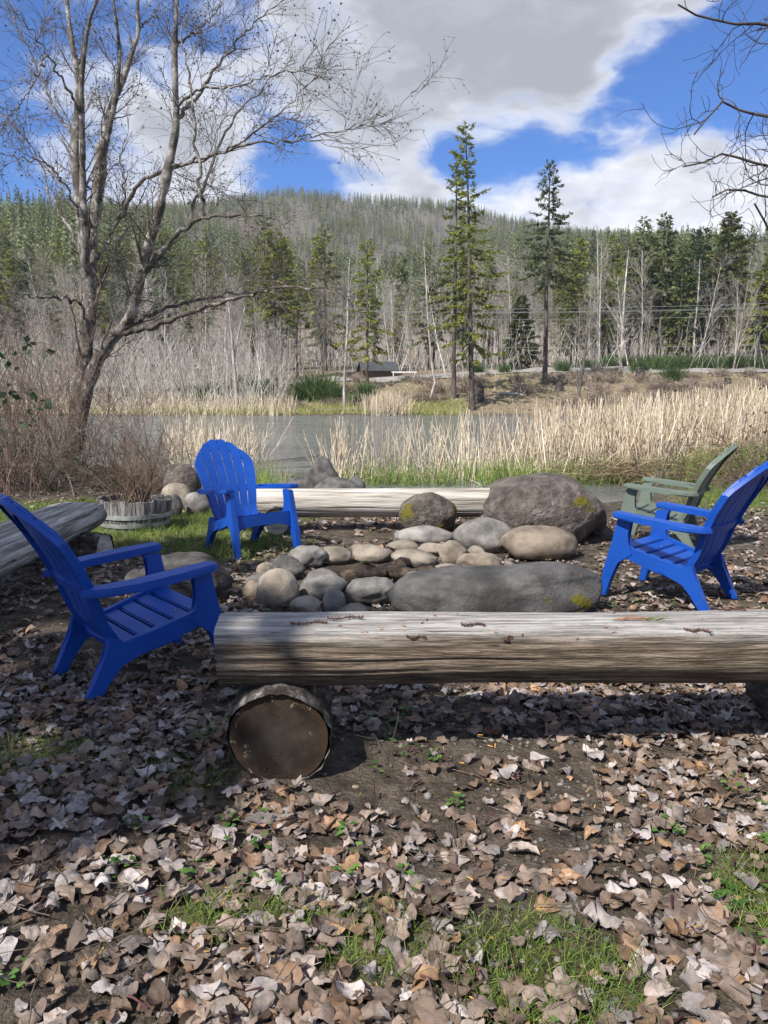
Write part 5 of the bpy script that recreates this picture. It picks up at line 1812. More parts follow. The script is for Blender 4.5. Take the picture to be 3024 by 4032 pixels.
dead_tree(512, 872, 63, [[(513, 875, 0), (510, 840, 0), (505, 780, 0), (500, 720, 0), (492, 640, .3), (488, 590, .5)], [(505, 780, 0), (515, 720, .3), (530, 660, .5)]], 'pale dead tree with a burnt base at the far shore', 1, .17)
dead_tree(1252, 872, 62, [[(1252, 880, 0), (1250, 850, 0), (1258, 800, 0), (1266, 740, 0), (1270, 660, 0)], [(1250, 850, 0), (1246, 820, 0), (1248, 800, 0)], [(1262, 770, 0), (1285, 735, 0), (1300, 700, 0)]], 'dark forked dead tree standing at the brown bank', 2, .16, (.5, .45, .42))
dead_tree(743, 870, 64, [[(743, 872, 0), (745, 800, 0), (750, 720, 0), (752, 640, .4), (755, 560, .4)]], 'slim grey dead trunk left of the cabin', 3, .13, (1.0, .95, .9))
dead_tree(925, 860, 66, [[(945, 850, 0), (935, 800, 0), (925, 700, 0), (920, 600, .3), (915, 520, .4)]], 'slim bare leaning tree left of the tall firs', 4, .10, (1.1, 1.0, .95))
dead_tree(1340, 800, 92, [[(1342, 800, 0), (1345, 700, 0), (1352, 600, 0), (1358, 540, 0)], [(1344, 720, 0), (1325, 680, 0), (1308, 655, 0)]], 'white-barked forked tree behind the road', 5, .2, (1.45, 1.4, 1.35))
dead_tree(1290, 800, 92, [[(1290, 802, 0), (1292, 700, 0), (1292, 600, 0), (1290, 500, 0)]], 'straight white-barked trunk behind the road', 6, .2, (1.45, 1.4, 1.35))
dead_tree(1498, 795, 92, [[(1498, 795, 0), (1500, 720, 0), (1508, 640, 0), (1512, 560, 0)]], 'pale straight trunk near the big broad fir', 7, .16, (1.6, 1.5, 1.4))


# ------------------------------------------------------------------ cattails and pond-edge plants
def blades(A, base, d, L, wid, rg, cols, up=-.4, wob=.12, m=4, k=3, tip=.25):
    P, _ = shoots(base, d, L, .001, rg, up, wob, m)
    rr = (wid[:, None]) * np.linspace(1, tip, m)[None]
    V, F = tubes(P, rr, k)
    A.add(V, F, rep(cols, m * k))


REED_COLS = 1.2 * np.array([(.56, .46, .33), (.66, .57, .43), (.46, .37, .26), (.62, .54, .43), (.36, .29, .20)])


def reed_field():
    rg = np.random.default_rng(71)
    A = Acc()
    pos, hs = [], []
    # dense stand on the right half, thinning towards the open water at the left
    n = 0
    while n < 3300:
        y = rg.uniform(12.9, 21.5)
        px = 690 + 1010 * rg.random() ** .72
        edge = np.interp(px, [690, 800, 1000, 1250, 1660], [13.6, 13.2, 13.4, 13.6, 14.6])
        if y < edge + rg.exponential(.5):
            continue
        if y > np.interp(px, [690, 1000, 1150, 1350, 1660], [14.6, 15.6, 16.5, 18.5, 21.5]) and rg.random() < .93:
            continue
        if px < 1150 and rg.random() < .45:
            continue
        x = (px - 829.5) / 1673 * y
        pos.append((x, y))
        hs.append(np.interp(px, [690, 1000, 1400, 1660], [1.0, 1.22, 1.50, 1.70]) * rg.uniform(.5, 1.12))
        n += 1
    for _ in range(330):      # smaller stand at the left
        y = rg.uniform(16.5, 23)
        px = 365 + 195 * rg.random()
        pos.append(((px - 829.5) / 1673 * y, y))
        hs.append(rg.uniform(.6, 1.15))
    for _ in range(60):       # the clump in front of the open water
        y = rg.uniform(13.2, 15.0)
        px = rg.normal(728, 14)
        pos.append(((px - 829.5) / 1673 * y, y))
        hs.append(rg.uniform(.5, 1.25))
    for _ in range(1500):     # along the far shore
        y = rg.uniform(60.0, 63.5)
        px = rg.choice([rg.uniform(330, 640), rg.normal(835, 25), rg.uniform(-40, 400)])
        pos.append(((px - 829.5) / 1673 * y, y))
        hs.append(rg.uniform(.7, 1.9))
    pos = np.array(pos)
    hs = np.array(hs)
    n = len(pos)
    z = np.maximum(ground_z(pos[:, 0], pos[:, 1]), -.5)
    b = np.column_stack([pos, z])
    hs = hs + np.clip(WATER_Z - z, 0, .4)
    lean = np.where(rg.random(n) < .2, .5, .13)
    d = unit(np.stack([rg.normal(0, 1, n) * lean, rg.normal(0, 1, n) * lean, np.ones(n)], 1))
    far = pos[:, 1] > 50
    wid = np.where(far, .018, .0105) * rg.uniform(.6, 1.45, n)
    cols = REED_COLS[rg.integers(0, 5, n)] * rg.uniform(.7, 1.35, (n, 1))
    blades(A, b, d, hs, wid, rg, cols, -.1, .10, 4, 3, .45)
    # broken and bent lower leaves
    k = 3600
    i = rg.integers(0, 3300, k)
    b2 = b[i] + rg.normal(size=(k, 3)) * [.12, .12, .0] + np.stack([np.zeros(k), np.zeros(k), rg.uniform(0, .45, k)], 1)
    d2 = unit(np.stack([rg.normal(0, .75, k), rg.normal(0, .75, k), rg.uniform(-.1, 1, k)], 1))
    blades(A, b2, d2, rg.uniform(.2, .7, k), np.full(k, .006), rg, REED_COLS[rg.integers(0, 5, k)] * rg.uniform(.7, 1.15, (k, 1)), -.5, .2, 4, 3, .4)
    tag(link('cattail_reeds', A.mesh('cattail_reeds', 'reed')), 'dense stand of dry straw-coloured cattails in the pond', 'reeds', kind='stuff')
    # single stalks one can pick out against the water
    singles = [(590, 960, 1.3, .55), (566, 985, .8, .1), (574, 1000, .9, -.1), (548, 990, 1.0, .05), (716, 1000, 1.35, .02), (735, 1005, 1.3, -.03), (742, 1000, 1.2, .04), (700, 1010, .8, -.12), (795, 1000, 1.5, .03), (810, 1005, 1.35, -.05),
               (850, 1000, 1.2, .06), (885, 1000, 1.25, -.02), (925, 995, 1.3, .08), (960, 990, 1.2, -.06), (1005, 1000, 1.45, .05), (1050, 1005, 1.5, .10), (1075, 1000, 1.35, -.08), (1120, 1000, 1.6, .02), (1165, 1000, 1.5, .07), (1210, 1005, 1.65, -.04),
               (1250, 1000, 1.5, .05), (1290, 1000, 1.7, .02), (1340, 1005, 1.6, -.06), (1385, 1000, 1.75, .05), (1430, 1000, 1.7, .03), (1480, 1000, 1.8, -.04)]
    for px, py, h, ln in singles:
        g = Dp(px, py, 1.0)
        p = G(px * DS, py * DS, -.1)
        A = Acc()
        b = np.array([[0, 0, 0.]])
        blades(A, b, unit(np.array([[ln, rg.normal(0, .05), 1.]])), np.array([h]), np.array([.0095]), rg, REED_COLS[rg.integers(0, 2, 1)] * 1.12, 0, .03, 5, 4, .5)
        o = link('cattail_stalk', A.mesh('cattail_stalk', 'reed'), None, (p[0], p[1], -.35))
        tag(o, 'dry straw-coloured cattail stalk standing clear of the others', 'cattail', 'single cattail stalks before the water')
    # green sedges and shoots at the water's edge
    A = Acc()
    n = 5200
    px = 700 + 1000 * rg.random(n) ** .7
    y = np.interp(px, [690, 900, 1200, 1660], [13.2, 13.3, 13.4, 13.2]) + np.abs(rg.normal(0, 1.0, n)) * np.interp(px, [690, 1000, 1660], [.5, .8, 1.3])
    x = (px - 829.5) / 1673 * y
    cl = fnoise(x, y, 1.3, 51)
    kx = rg.random(n) < np.clip(.45 + cl * 1.7 + (px - 900) / 1600, .06, 1)
    x, y, px = x[kx], y[kx], px[kx]
    xs = (np.concatenate([rg.normal(560, 26, 260), rg.uniform(425, 560, 160)]) - 829.5) / 1673 * 12.4
    x = np.concatenate([x, xs])
    y = np.concatenate([y, 12.4 + rg.normal(0, .7, 420)])
    n = len(x)
    b = np.stack([x, y, np.maximum(ground_z(x, y), -.3)], 1)
    d = unit(np.stack([rg.normal(0, .30, n), rg.normal(0, .30, n), np.ones(n)], 1))
    cols = np.array([(.19, .33, .05), (.26, .40, .07), (.13, .24, .045), (.42, .42, .15)])[rg.integers(0, 4, n)] * rg.uniform(.75, 1.25, (n, 1))
    blades(A, b, d, rg.uniform(.28, .72, n), rg.uniform(.005, .010, n), rg, cols, -.35, .15, 4, 3, .2)
    # far shore fresh grass
    n = 4500
    px = rg.uniform(330, 1000, n)
    y = rg.uniform(60.6, 66, n)
    x = (px - 829.5) / 1673 * y
    b = np.stack([x, y, ground_z(x, y)], 1)
    d = unit(np.stack([rg.normal(0, .4, n), rg.normal(0, .4, n), np.ones(n)], 1))
    cols = np.array([(.34, .38, .08), (.46, .42, .18), (.24, .31, .06), (.55, .47, .28)])[rg.integers(0, 4, n)] * rg.uniform(.8, 1.2, (n, 1))
    blades(A, b, d, rg.uniform(.25, .7, n), np.full(n, .022), rg, cols, -.4, .2, 3, 3, .3)
    tag(link('pond_grass', A.mesh('pond_grass', 'grass')), 'fresh green sedges along the edge of the pond', 'grass', kind='stuff')
    A2 = Acc()
    n = 13000
    px = rg.uniform(560, 1720, n)
    y = rg.uniform(62.5, 84, n)
    x = (px - 829.5) / 1673 * y
    kp = rg.random(n) < .55 + 1.3 * fnoise(x, y, .45, 97)
    x, y = x[kp], y[kp]
    n = len(x)
    b = np.stack([x, y, ground_z(x, y) - .02], 1)
    d = unit(np.stack([rg.normal(0, .8, n), rg.normal(0, .8, n), np.ones(n) * .7], 1))
    cols = np.array([(.38, .30, .22), (.27, .20, .155), (.48, .41, .31), (.19, .14, .11), (.30, .34, .12)])[rg.choice(5, n, p=[.27, .18, .25, .12, .18])] * rg.uniform(.7, 1.3, (n, 1))
    blades(A2, b, d, rg.uniform(.2, .7, n), np.full(n, .036), rg, cols, -.6, .25, 3, 3, .3)
    tag(link('dry_grass', A2.mesh('dry_grass', 'reed')), 'dry straw and dead stems covering the brown far bank', 'grass', kind='stuff')
    # flattened heap of old reeds
    A = Acc()
    n = 900
    c = G(1370 * DS, 1030 * DS)
    b = np.array([c[0], c[1] + .4, 0]) + rg.normal(size=(n, 3)) * [.55, .35, .0] + np.stack([np.zeros(n), np.zeros(n), np.abs(rg.normal(0, .10, n))], 1)
    d = unit(np.stack([rg.normal(0, 1, n), rg.normal(0, .6, n), rg.normal(.15, .3, n)], 1))
    blades(A, b, d, rg.uniform(.2, .6, n), np.full(n, .006), rg, np.array([(.20, .13, .08), (.34, .25, .15), (.13, .085, .055), (.45, .37, .26)])[rg.integers(0, 4, n)], -.5, .25, 4, 3, .5)
    n = 1700
    px = rg.uniform(1400, 1720, n)
    y = rg.uniform(13.6, 16.5, n)
    x = (px - 829.5) / 1673 * y
    b = np.stack([x, y, ground_z(x, y) + rg.uniform(0, .55, n)], 1)
    d = unit(np.stack([rg.normal(0, 1, n), rg.normal(0, .6, n), rg.normal(.1, .5, n)], 1))
    blades(A, b, d, rg.uniform(.2, .7, n), np.full(n, .007), rg, np.array([(.40, .31, .20), (.30, .21, .13), (.50, .42, .30)])[rg.integers(0, 3, n)], -.4, .25, 4, 3, .5)
    tag(link('dead_reed_heap', A.mesh('dead_reed_heap', 'reed')), 'flattened brown heap of dead reeds on the muddy shore', 'reeds', kind='stuff')


reed_field()


def floating():
    rg = np.random.default_rng(72)
    n = 5200
    x = rg.uniform(-4.2, 9, n)
    y = 9.8 + 5.6 * rg.random(n) ** .9
    s = sdf_poly(x, y, POND)
    cl = fnoise(x, y * 1.6, 1.1, 81) + .6 * fnoise(x, y, 3.0, 82)
    k = (s < -.35) & (rg.random(n) < np.clip(.12 + cl * 1.6, 0.0, 1))
    x, y = x[k], y[k]
    n = len(x)
    q = 6
    a = np.arange(q) / q * 6.283
    r = rg.uniform(.012, .045, n)
    V = np.stack([x[:, None] + np.cos(a)[None] * r[:, None] * rg.uniform(.8, 1.6, (n, 1)), y[:, None] + np.sin(a)[None] * r[:, None], np.full((n, q), WATER_Z + .003) + rg.uniform(0, .006, (n, 1))], -1).reshape(-1, 3)
    i = np.arange(n * q).reshape(n, q)
    F = np.concatenate([i[:, [0, 1, 2, 3]], i[:, [0, 3, 4, 5]]])
    c = np.array([(.12, .15, .07), (.20, .21, .15), (.09, .10, .045), (.28, .28, .24)])[rg.integers(0, 4, n)] * rg.uniform(.7, 1.2, (n, 1))
    tag(link('floating_weed', mesh_np('floating_weed', V, [F], 'grass', rep(c, q), smooth=False)), 'scattered floating weed on the shallow near water', 'pond weed', kind='stuff')


floating()


# ------------------------------------------------------------------ shrubs at the left, brambles
def shrub(px, dist, n, h, label, seed, spread=.5, cols=((.15, .095, .075), (.20, .14, .11), (.11, .075, .06)), side=10, arch=-.2, leaves=0, lcol=None, name='bare_shrub', cat='shrub', group='leafless shrubs at the pond edge', x=None, base_sp=.45, r0=.007):
    rg = np.random.default_rng(seed)
    bx_ = x if x is not None else (px - 829.5) / 1673 * dist
    base = np.array([bx_, dist, gz(bx_, dist) - .03])
    t = thing(name, label, cat, base, 0, group)
    b = np.stack([rg.normal(0, base_sp, n), rg.normal(0, base_sp * .8, n), np.zeros(n)], 1)
    d = unit(np.stack([rg.normal(0, spread, n), rg.normal(0, spread, n), np.ones(n)], 1))
    P, rr = shoots(b, d, h * rg.uniform(.45, 1.1, n), r0, rg, arch, .22, 9, .35)
    P2, r2 = grow(P, rr, n * side, .15, 1, (.75, .25), h * .16, 5, .05, .3, .6, .0026, rg=rg)
    P3, r3 = grow(P2, r2, n * side, .15, 1, (.75, .25), h * .07, 3, .05, .3, .7, .0020, rg=rg)
    A = Acc()
    cc = np.array(cols)
    for p, q in ((P, rr), (P2, r2), (P3, r3)):
        V, F = tubes(p, q, 3)
        A.add(V, F, rep(cc[rg.integers(0, len(cc), len(p))] * rg.uniform(.7, 1.4, (len(p), 1)), p.shape[1] * 3))
    link('stems', A.mesh('stems', 'cane'), t)
    if leaves:
        src = np.concatenate([P2[:, -1], P2[:, 2], P[:, -1]])
        sel = src[rg.choice(len(src), min(leaves, len(src)), replace=False)]
        leafcards(t, 'leaves', sel, rg, (.03, .07), lcol or [(.05, .085, .03), (.075, .11, .045)], down=.5)
    return t


RED = ((.16, .105, .078), (.23, .165, .125), (.10, .072, .056))
GRY = ((.17, .145, .12), (.25, .22, .185), (.11, .09, .075))
LG = [(.04, .075, .035), (.065, .10, .05), (.09, .12, .06)]
shrub(20, 11.0, 60, 2.6, 'tall reddish leafless shrub at the left edge of the picture', 1, .22, RED, 9, leaves=90, lcol=LG)
shrub(90, 12.2, 56, 3.1, 'tall reddish leafless shrub beside the alder trunk', 2, .2, RED, 9)
shrub(-30, 13.0, 56, 3.4, 'tall dark leafless shrub half out of the left edge', 3, .22, RED, 8)
shrub(45, 14.6, 60, 3.6, 'tall leafless shrub behind the others at the left', 4, .2, GRY, 8)
shrub(215, 13.4, 46, 2.4, 'leafless shrub just right of the alder trunk', 5, .3, RED, 9)
shrub(300, 14.4, 40, 2.2, 'thin leafless shrub in front of the left reeds', 6, .32, GRY, 8)
shrub(150, 11.6, 40, 1.5, 'low grey twiggy shrub at the foot of the alder', 7, .5, GRY, 11)
shrub(245, 11.8, 100, 1.35, 'tangled bramble mound behind the barrel planter', 8, .9, ((.10, .075, .055), (.15, .12, .09), (.08, .07, .04)), 9, -1.0, 160, LG, 'bramble_mound', 'bramble', base_sp=.5)
shrub(310, 11.4, 80, 1.1, 'tangled bramble mound at the edge of the left reeds', 9, .9, ((.11, .085, .06), (.17, .135, .10)), 9, -1.0, 120, LG, 'bramble_mound', 'bramble', base_sp=.42)
shrub(70, 11.6, 60, 1.2, 'tangled low brambles below the reddish shrubs', 10, .8, ((.12, .085, .06), (.18, .14, .10)), 9, -.9, 60, LG, 'bramble_mound', 'bramble', base_sp=.6)
shrub(1600, 12.6, 46, 1.7, 'arching brown bramble behind the chairs at the right', 11, .7, ((.15, .095, .075), (.22, .16, .12)), 8, -1.0, 170, [(.06, .085, .03), (.09, .12, .05)], 'bramble_mound', 'bramble', group='brambles at the right', base_sp=.4)
shrub(1690, 11.6, 60, 1.5, 'dark bramble heap at the right edge of the picture', 12, .8, ((.09, .065, .05), (.14, .10, .08)), 10, -1.0, 130, [(.05, .075, .03)], 'bramble_mound', 'bramble', group='brambles at the right', base_sp=.45)
shrub(1412, 12.9, 5, 1.25, 'slim leafless sapling in front of the right reeds', 13, .35, GRY, 12, 0, 0, None, 'bare_sapling', 'sapling', group='saplings before the reeds', base_sp=.05, r0=.012)
shrub(1260, 13.4, 3, 1.5, 'thin dark sapling leaning among the reeds', 14, .3, GRY, 8, 0, 0, None, 'bare_sapling', 'sapling', group='saplings before the reeds', base_sp=.05, r0=.009)


def leafy_cane():
    """blackberry sprays with broad green leaves at the left"""
    rg = np.random.default_rng(19)
    base = np.array([-4.9, 9.4, gz(-4.9, 9.4)])
    t = thing('blackberry', 'blackberry canes with broad dark green leaves at the left edge', 'bramble', base)
    D = 9.0
    L = [[(-60, 1000), (-20, 880), (20, 790), (80, 755), (140, 775)], [(-50, 1020), (-10, 900), (30, 850), (75, 850), (110, 880)], [(-60, 980), (0, 780), (60, 740), (110, 745)], [(-40, 1030), (10, 960), (60, 900), (110, 860)]]
    P = np.stack([resample(np.array([Dp(x, y, D + .1 * i) for x, y in q]), 16) for i, q in enumerate(L)]) - base
    P[:, 0, 2] = 0
    A = Acc()
    V, F = tubes(P, np.linspace(.007, .003, 16)[None].repeat(len(L), 0), 4)
    A.add(V, F, (.09, .07, .045))
    link('canes', A.mesh('canes', 'cane'), t)
    n = 64
    i = rg.integers(0, len(L), n)
    k = rg.integers(5, 16, n)
    pos = P[i, k] + rg.normal(size=(n, 3)) * .05
    leafcards(t, 'leaves', pos, rg, (.07, .12), [(.022, .05, .022), (.035, .07, .03), (.05, .085, .04), (.07, .10, .06)], down=.6)


leafy_cane()


# ------------------------------------------------------------------ short grass and weeds round the camp
def camp_grass():
    rg = np.random.default_rng(73)
    A = Acc()
    n = 165000
    y = np.where(rg.random(n) < .35, rg.uniform(1.2, 4.2, n), rg.uniform(3.5, 12.5, n))
    x = rg.uniform(-.62, .62, n) * (y + .7)
    k = rg.random(n) < lawn(x, y) * np.where(y < 4.2, .85, 1.0)
    k &= sdf_poly(x, y, POND) > -.3
    k &= ~((np.hypot(x, y - 5.75) < .75) | ((np.abs(y - 2.9) < .17) & (x > -.6) & (x < -.15)))
    x, y = x[k], y[k]
    n = len(x)
    near = y < 4.3
    b = np.stack([x, y, ground_z(x, y) - .005], 1)
    d = unit(np.stack([rg.normal(0, .45, n), rg.normal(0, .45, n), np.ones(n)], 1))
    L = np.where(near, rg.uniform(.03, .085, n), rg.uniform(.04, .13, n))
    wd = np.where(near, .0016, .0026)
    cols = np.array([(.14, .24, .040), (.20, .31, .055), (.26, .33, .085), (.36, .34, .15), (.10, .18, .04)])[rg.choice(5, n, p=[.3, .27, .2, .1, .13])] * rg.uniform(.75, 1.25, (n, 1))
    blades(A, b, d, L, wd * rg.uniform(.8, 1.3, n), rg, cols, -.6, .3, 3, 3, .25)
    print('grass blades', n)
    tag(link('grass', A.mesh('grass', 'grass')), 'short green grass in patches between the fallen leaves', 'grass', kind='stuff')
    # clover and small weeds
    cen = []
    for _ in range(520):
        yy = rg.uniform(1.3, 6.5)
        xx = rg.uniform(-.62, .62) * (yy + .5)
        if fnoise(np.array([xx]), np.array([yy]), 1.7, 91)[0] > .0:
            cen.append((xx, yy))
    cen = np.array(cen)
    rep_ = rg.integers(4, 14, len(cen))
    p = np.repeat(cen, rep_, axis=0)
    p = p + rg.normal(0, .022, p.shape)
    m = len(p)
    pos = np.column_stack([p, ground_z(p[:, 0], p[:, 1]) + rg.uniform(.012, .05, m)])
    r = rg.uniform(.006, .013, m)
    a0 = rg.random(m) * 6.28
    q = 6
    ang = a0[:, None] + np.arange(q)[None] / q * 6.283
    rad = r[:, None] * (1 + .25 * np.cos(3 * (ang - a0[:, None])))
    V = np.stack([pos[:, 0:1] + np.cos(ang) * rad, pos[:, 1:2] + np.sin(ang) * rad, pos[:, 2:3] + rg.normal(0, .35, (m, 1)) * np.cos(ang) * rad], -1).reshape(-1, 3)
    i = np.arange(m * q).reshape(m, q)
    c = np.array([(.055, .13, .025), (.085, .18, .035), (.12, .22, .05)])[rg.integers(0, 3, m)] * rg.uniform(.8, 1.2, (m, 1))
    tag(link('clover', mesh_np('clover', V, [np.concatenate([i[:, [0, 1, 2, 3]], i[:, [0, 3, 4, 5]]])], 'grass', rep(c, q), smooth=False)), 'small clover and weeds dotted among the leaves', 'weeds', kind='stuff')


camp_grass()


# ------------------------------------------------------------------ gravel
def gravel():
    rg = np.random.default_rng(74)
    bm = bmesh.new()
    bmesh.ops.create_icosphere(bm, subdivisions=1, radius=1)
    bm.verts.ensure_lookup_table()
    ico = np.array([v.co[:] for v in bm.verts])
    tri = np.array([[v.index for v in f.verts] for f in bm.faces])
    bm.free()
    ico = ico[:]
    n = 17000
    y = np.where(rg.random(n) < .6, rg.uniform(1.4, 4.2, n), rg.uniform(3, 8, n))
    x = rg.uniform(-.6, .6, n) * (y + .6)
    keep = rg.random(n) < .35 + fnoise(x, y, 1.2, 33) * 1.2 + .5 * ((y > 2.9) & (y < 3.6))
    x, y = x[keep], y[keep]
    n = len(x)
    s = rg.lognormal(-5.0, .45, n).clip(.0025, .020)
    S = s[:, None] * np.stack([rg.uniform(.8, 1.5, n), rg.uniform(.8, 1.3, n), rg.uniform(.4, .8, n)], 1)
    a = rg.random(n) * 6.28
    V = ico[None] * S[:, None] * (1 + rg.normal(0, .12, (n, len(ico), 1)))
    V = np.stack([V[..., 0] * np.cos(a)[:, None] - V[..., 1] * np.sin(a)[:, None], V[..., 0] * np.sin(a)[:, None] + V[..., 1] * np.cos(a)[:, None], V[..., 2]], -1)
    V += np.stack([x, y, ground_z(x, y) + s * .2], 1)[:, None]
    F = (np.arange(n)[:, None, None] * len(ico) + tri[None]).reshape(-1, 3)
    c = np.array([(.12, .11, .10), (.19, .175, .155), (.08, .07, .062), (.15, .12, .09)])[rg.integers(0, 4, n)] * rg.uniform(.7, 1.3, (n, 1))
    tag(link('gravel', mesh_np('gravel', V.reshape(-1, 3), [F], 'pebble', rep(c, len(ico)))), 'fine dark gravel in the soil under the front bench', 'gravel', kind='stuff')


gravel()


# ------------------------------------------------------------------ fallen leaves
def leaf_shape(seed, rings, segs):
    """curled dry broad leaf, about 1 unit across the radius, stalk along -x"""
    rg = np.random.default_rng(seed)
    th = np.arange(segs) / segs * 2 * np.pi
    lob = rg.choice([3, 5])
    out = .80 + .16 * np.cos(lob * th) * np.clip(np.cos(th) * .5 + .8, 0, 1) + .22 * np.exp(-((np.angle(np.exp(1j * th))) / .35) ** 2) - .28 * np.exp(-((np.angle(np.exp(1j * (th - np.pi)))) / .4) ** 2)
    kind_ = rg.random()
    if kind_ < .24:                      # ovate leaf
        out = .62 + .30 * np.cos(th) ** 2 + .12 * np.exp(-((np.angle(np.exp(1j * th))) / .3) ** 2)
    elif kind_ < .48:                    # torn piece
        cut = rg.random() * 6.28
        out = out * np.where(np.abs(np.angle(np.exp(1j * (th - cut)))) < rg.uniform(.6, 1.1), rg.uniform(.3, .6), 1)
    else:
        out = .30 * .80 + .70 * out
    out = out + rg.normal(0, .04, segs)
    V = [(0, 0, 0)]
    for r_ in rings:
        for t, o in zip(th, out):
            V.append((math.cos(t) * o * r_ * 1.05, math.sin(t) * o * r_ * .92, 0))
    V = np.array(V)
    n = segs
    T = [(0, 1 + i, 1 + (i + 1) % n) for i in range(n)]
    Q = [(1 + (k - 1) * n + i, 1 + k * n + i, 1 + k * n + (i + 1) % n, 1 + (k - 1) * n + (i + 1) % n) for k in range(1, len(rings)) for i in range(n)]
    # crumple: fold along ribs, curl about two axes
    ang = rg.random() * np.pi
    for kk, curv in ((ang, rg.uniform(.3, 2.2) * rg.choice([1, 1, -1])), (ang + np.pi / 2 + rg.normal(0, .3), rg.uniform(-.5, 1.1))):
        ax = np.array([math.cos(kk), math.sin(kk), 0])
        s = V @ ax
        c = curv if abs(curv) > .05 else .05
        ls = np.sign(s) * np.abs(s)
        V = V + np.outer(np.sin(ls * c) / c - s, ax) + np.outer((1 - np.cos(ls * c)) / c, [0, 0, 1])
    rr = np.linalg.norm(V[:, :2], axis=1)
    V[:, 2] += .10 * rr * np.cos(lob * np.arctan2(V[:, 1], V[:, 0])) + vnoise(V, 2.4, seed) * .30 * rr + vnoise(V, 5.5, seed + 3.3) * .12 * rr + rg.normal(0, .018, len(V))
    # stalk
    k0 = len(V)
    s0 = V[1 + (len(rings) - 1) * n + n // 2] * .75
    s1 = s0 + np.array([-.55, rg.normal(0, .2), rg.uniform(-.1, .25)])
    V = np.vstack([V, s0 + [0, .025, 0], s0 - [0, .025, 0], s1 - [0, .018, 0], s1 + [0, .018, 0]])
    Q.append((k0, k0 + 1, k0 + 2, k0 + 3))
    V[:, 2] -= np.percentile(V[:, 2], 12)
    return V, np.array(T), np.array(Q)


LEAF_COLS = 1.08 * np.array([(.19, .14, .108), (.25, .195, .16), (.31, .262, .235), (.36, .325, .315), (.43, .395, .39), (.14, .098, .072), (.27, .175, .115), (.33, .21, .125)])
LEAF_NAMES = ['dry mid-brown', 'dry tan-brown', 'dry beige', 'dry pale grey', 'dry whitish grey', 'dry dark brown', 'dry rust-brown', 'dry orange-brown']
LEAF_P = np.array([.20, .20, .17, .13, .08, .11, .07, .04])


def euler_mats(rx, ry, rz):
    cx, sx, cy, sy, cz, sz = np.cos(rx), np.sin(rx), np.cos(ry), np.sin(ry), np.cos(rz), np.sin(rz)
    M = np.empty((len(rx), 3, 3))
    M[:, 0, 0] = cy * cz
    M[:, 0, 1] = sx * sy * cz - cx * sz
    M[:, 0, 2] = cx * sy * cz + sx * sz
    M[:, 1, 0] = cy * sz
    M[:, 1, 1] = sx * sy * sz + cx * cz
    M[:, 1, 2] = cx * sy * sz - sx * cz
    M[:, 2, 0] = -sy
    M[:, 2, 1] = sx * cy
    M[:, 2, 2] = cx * cy
    return M


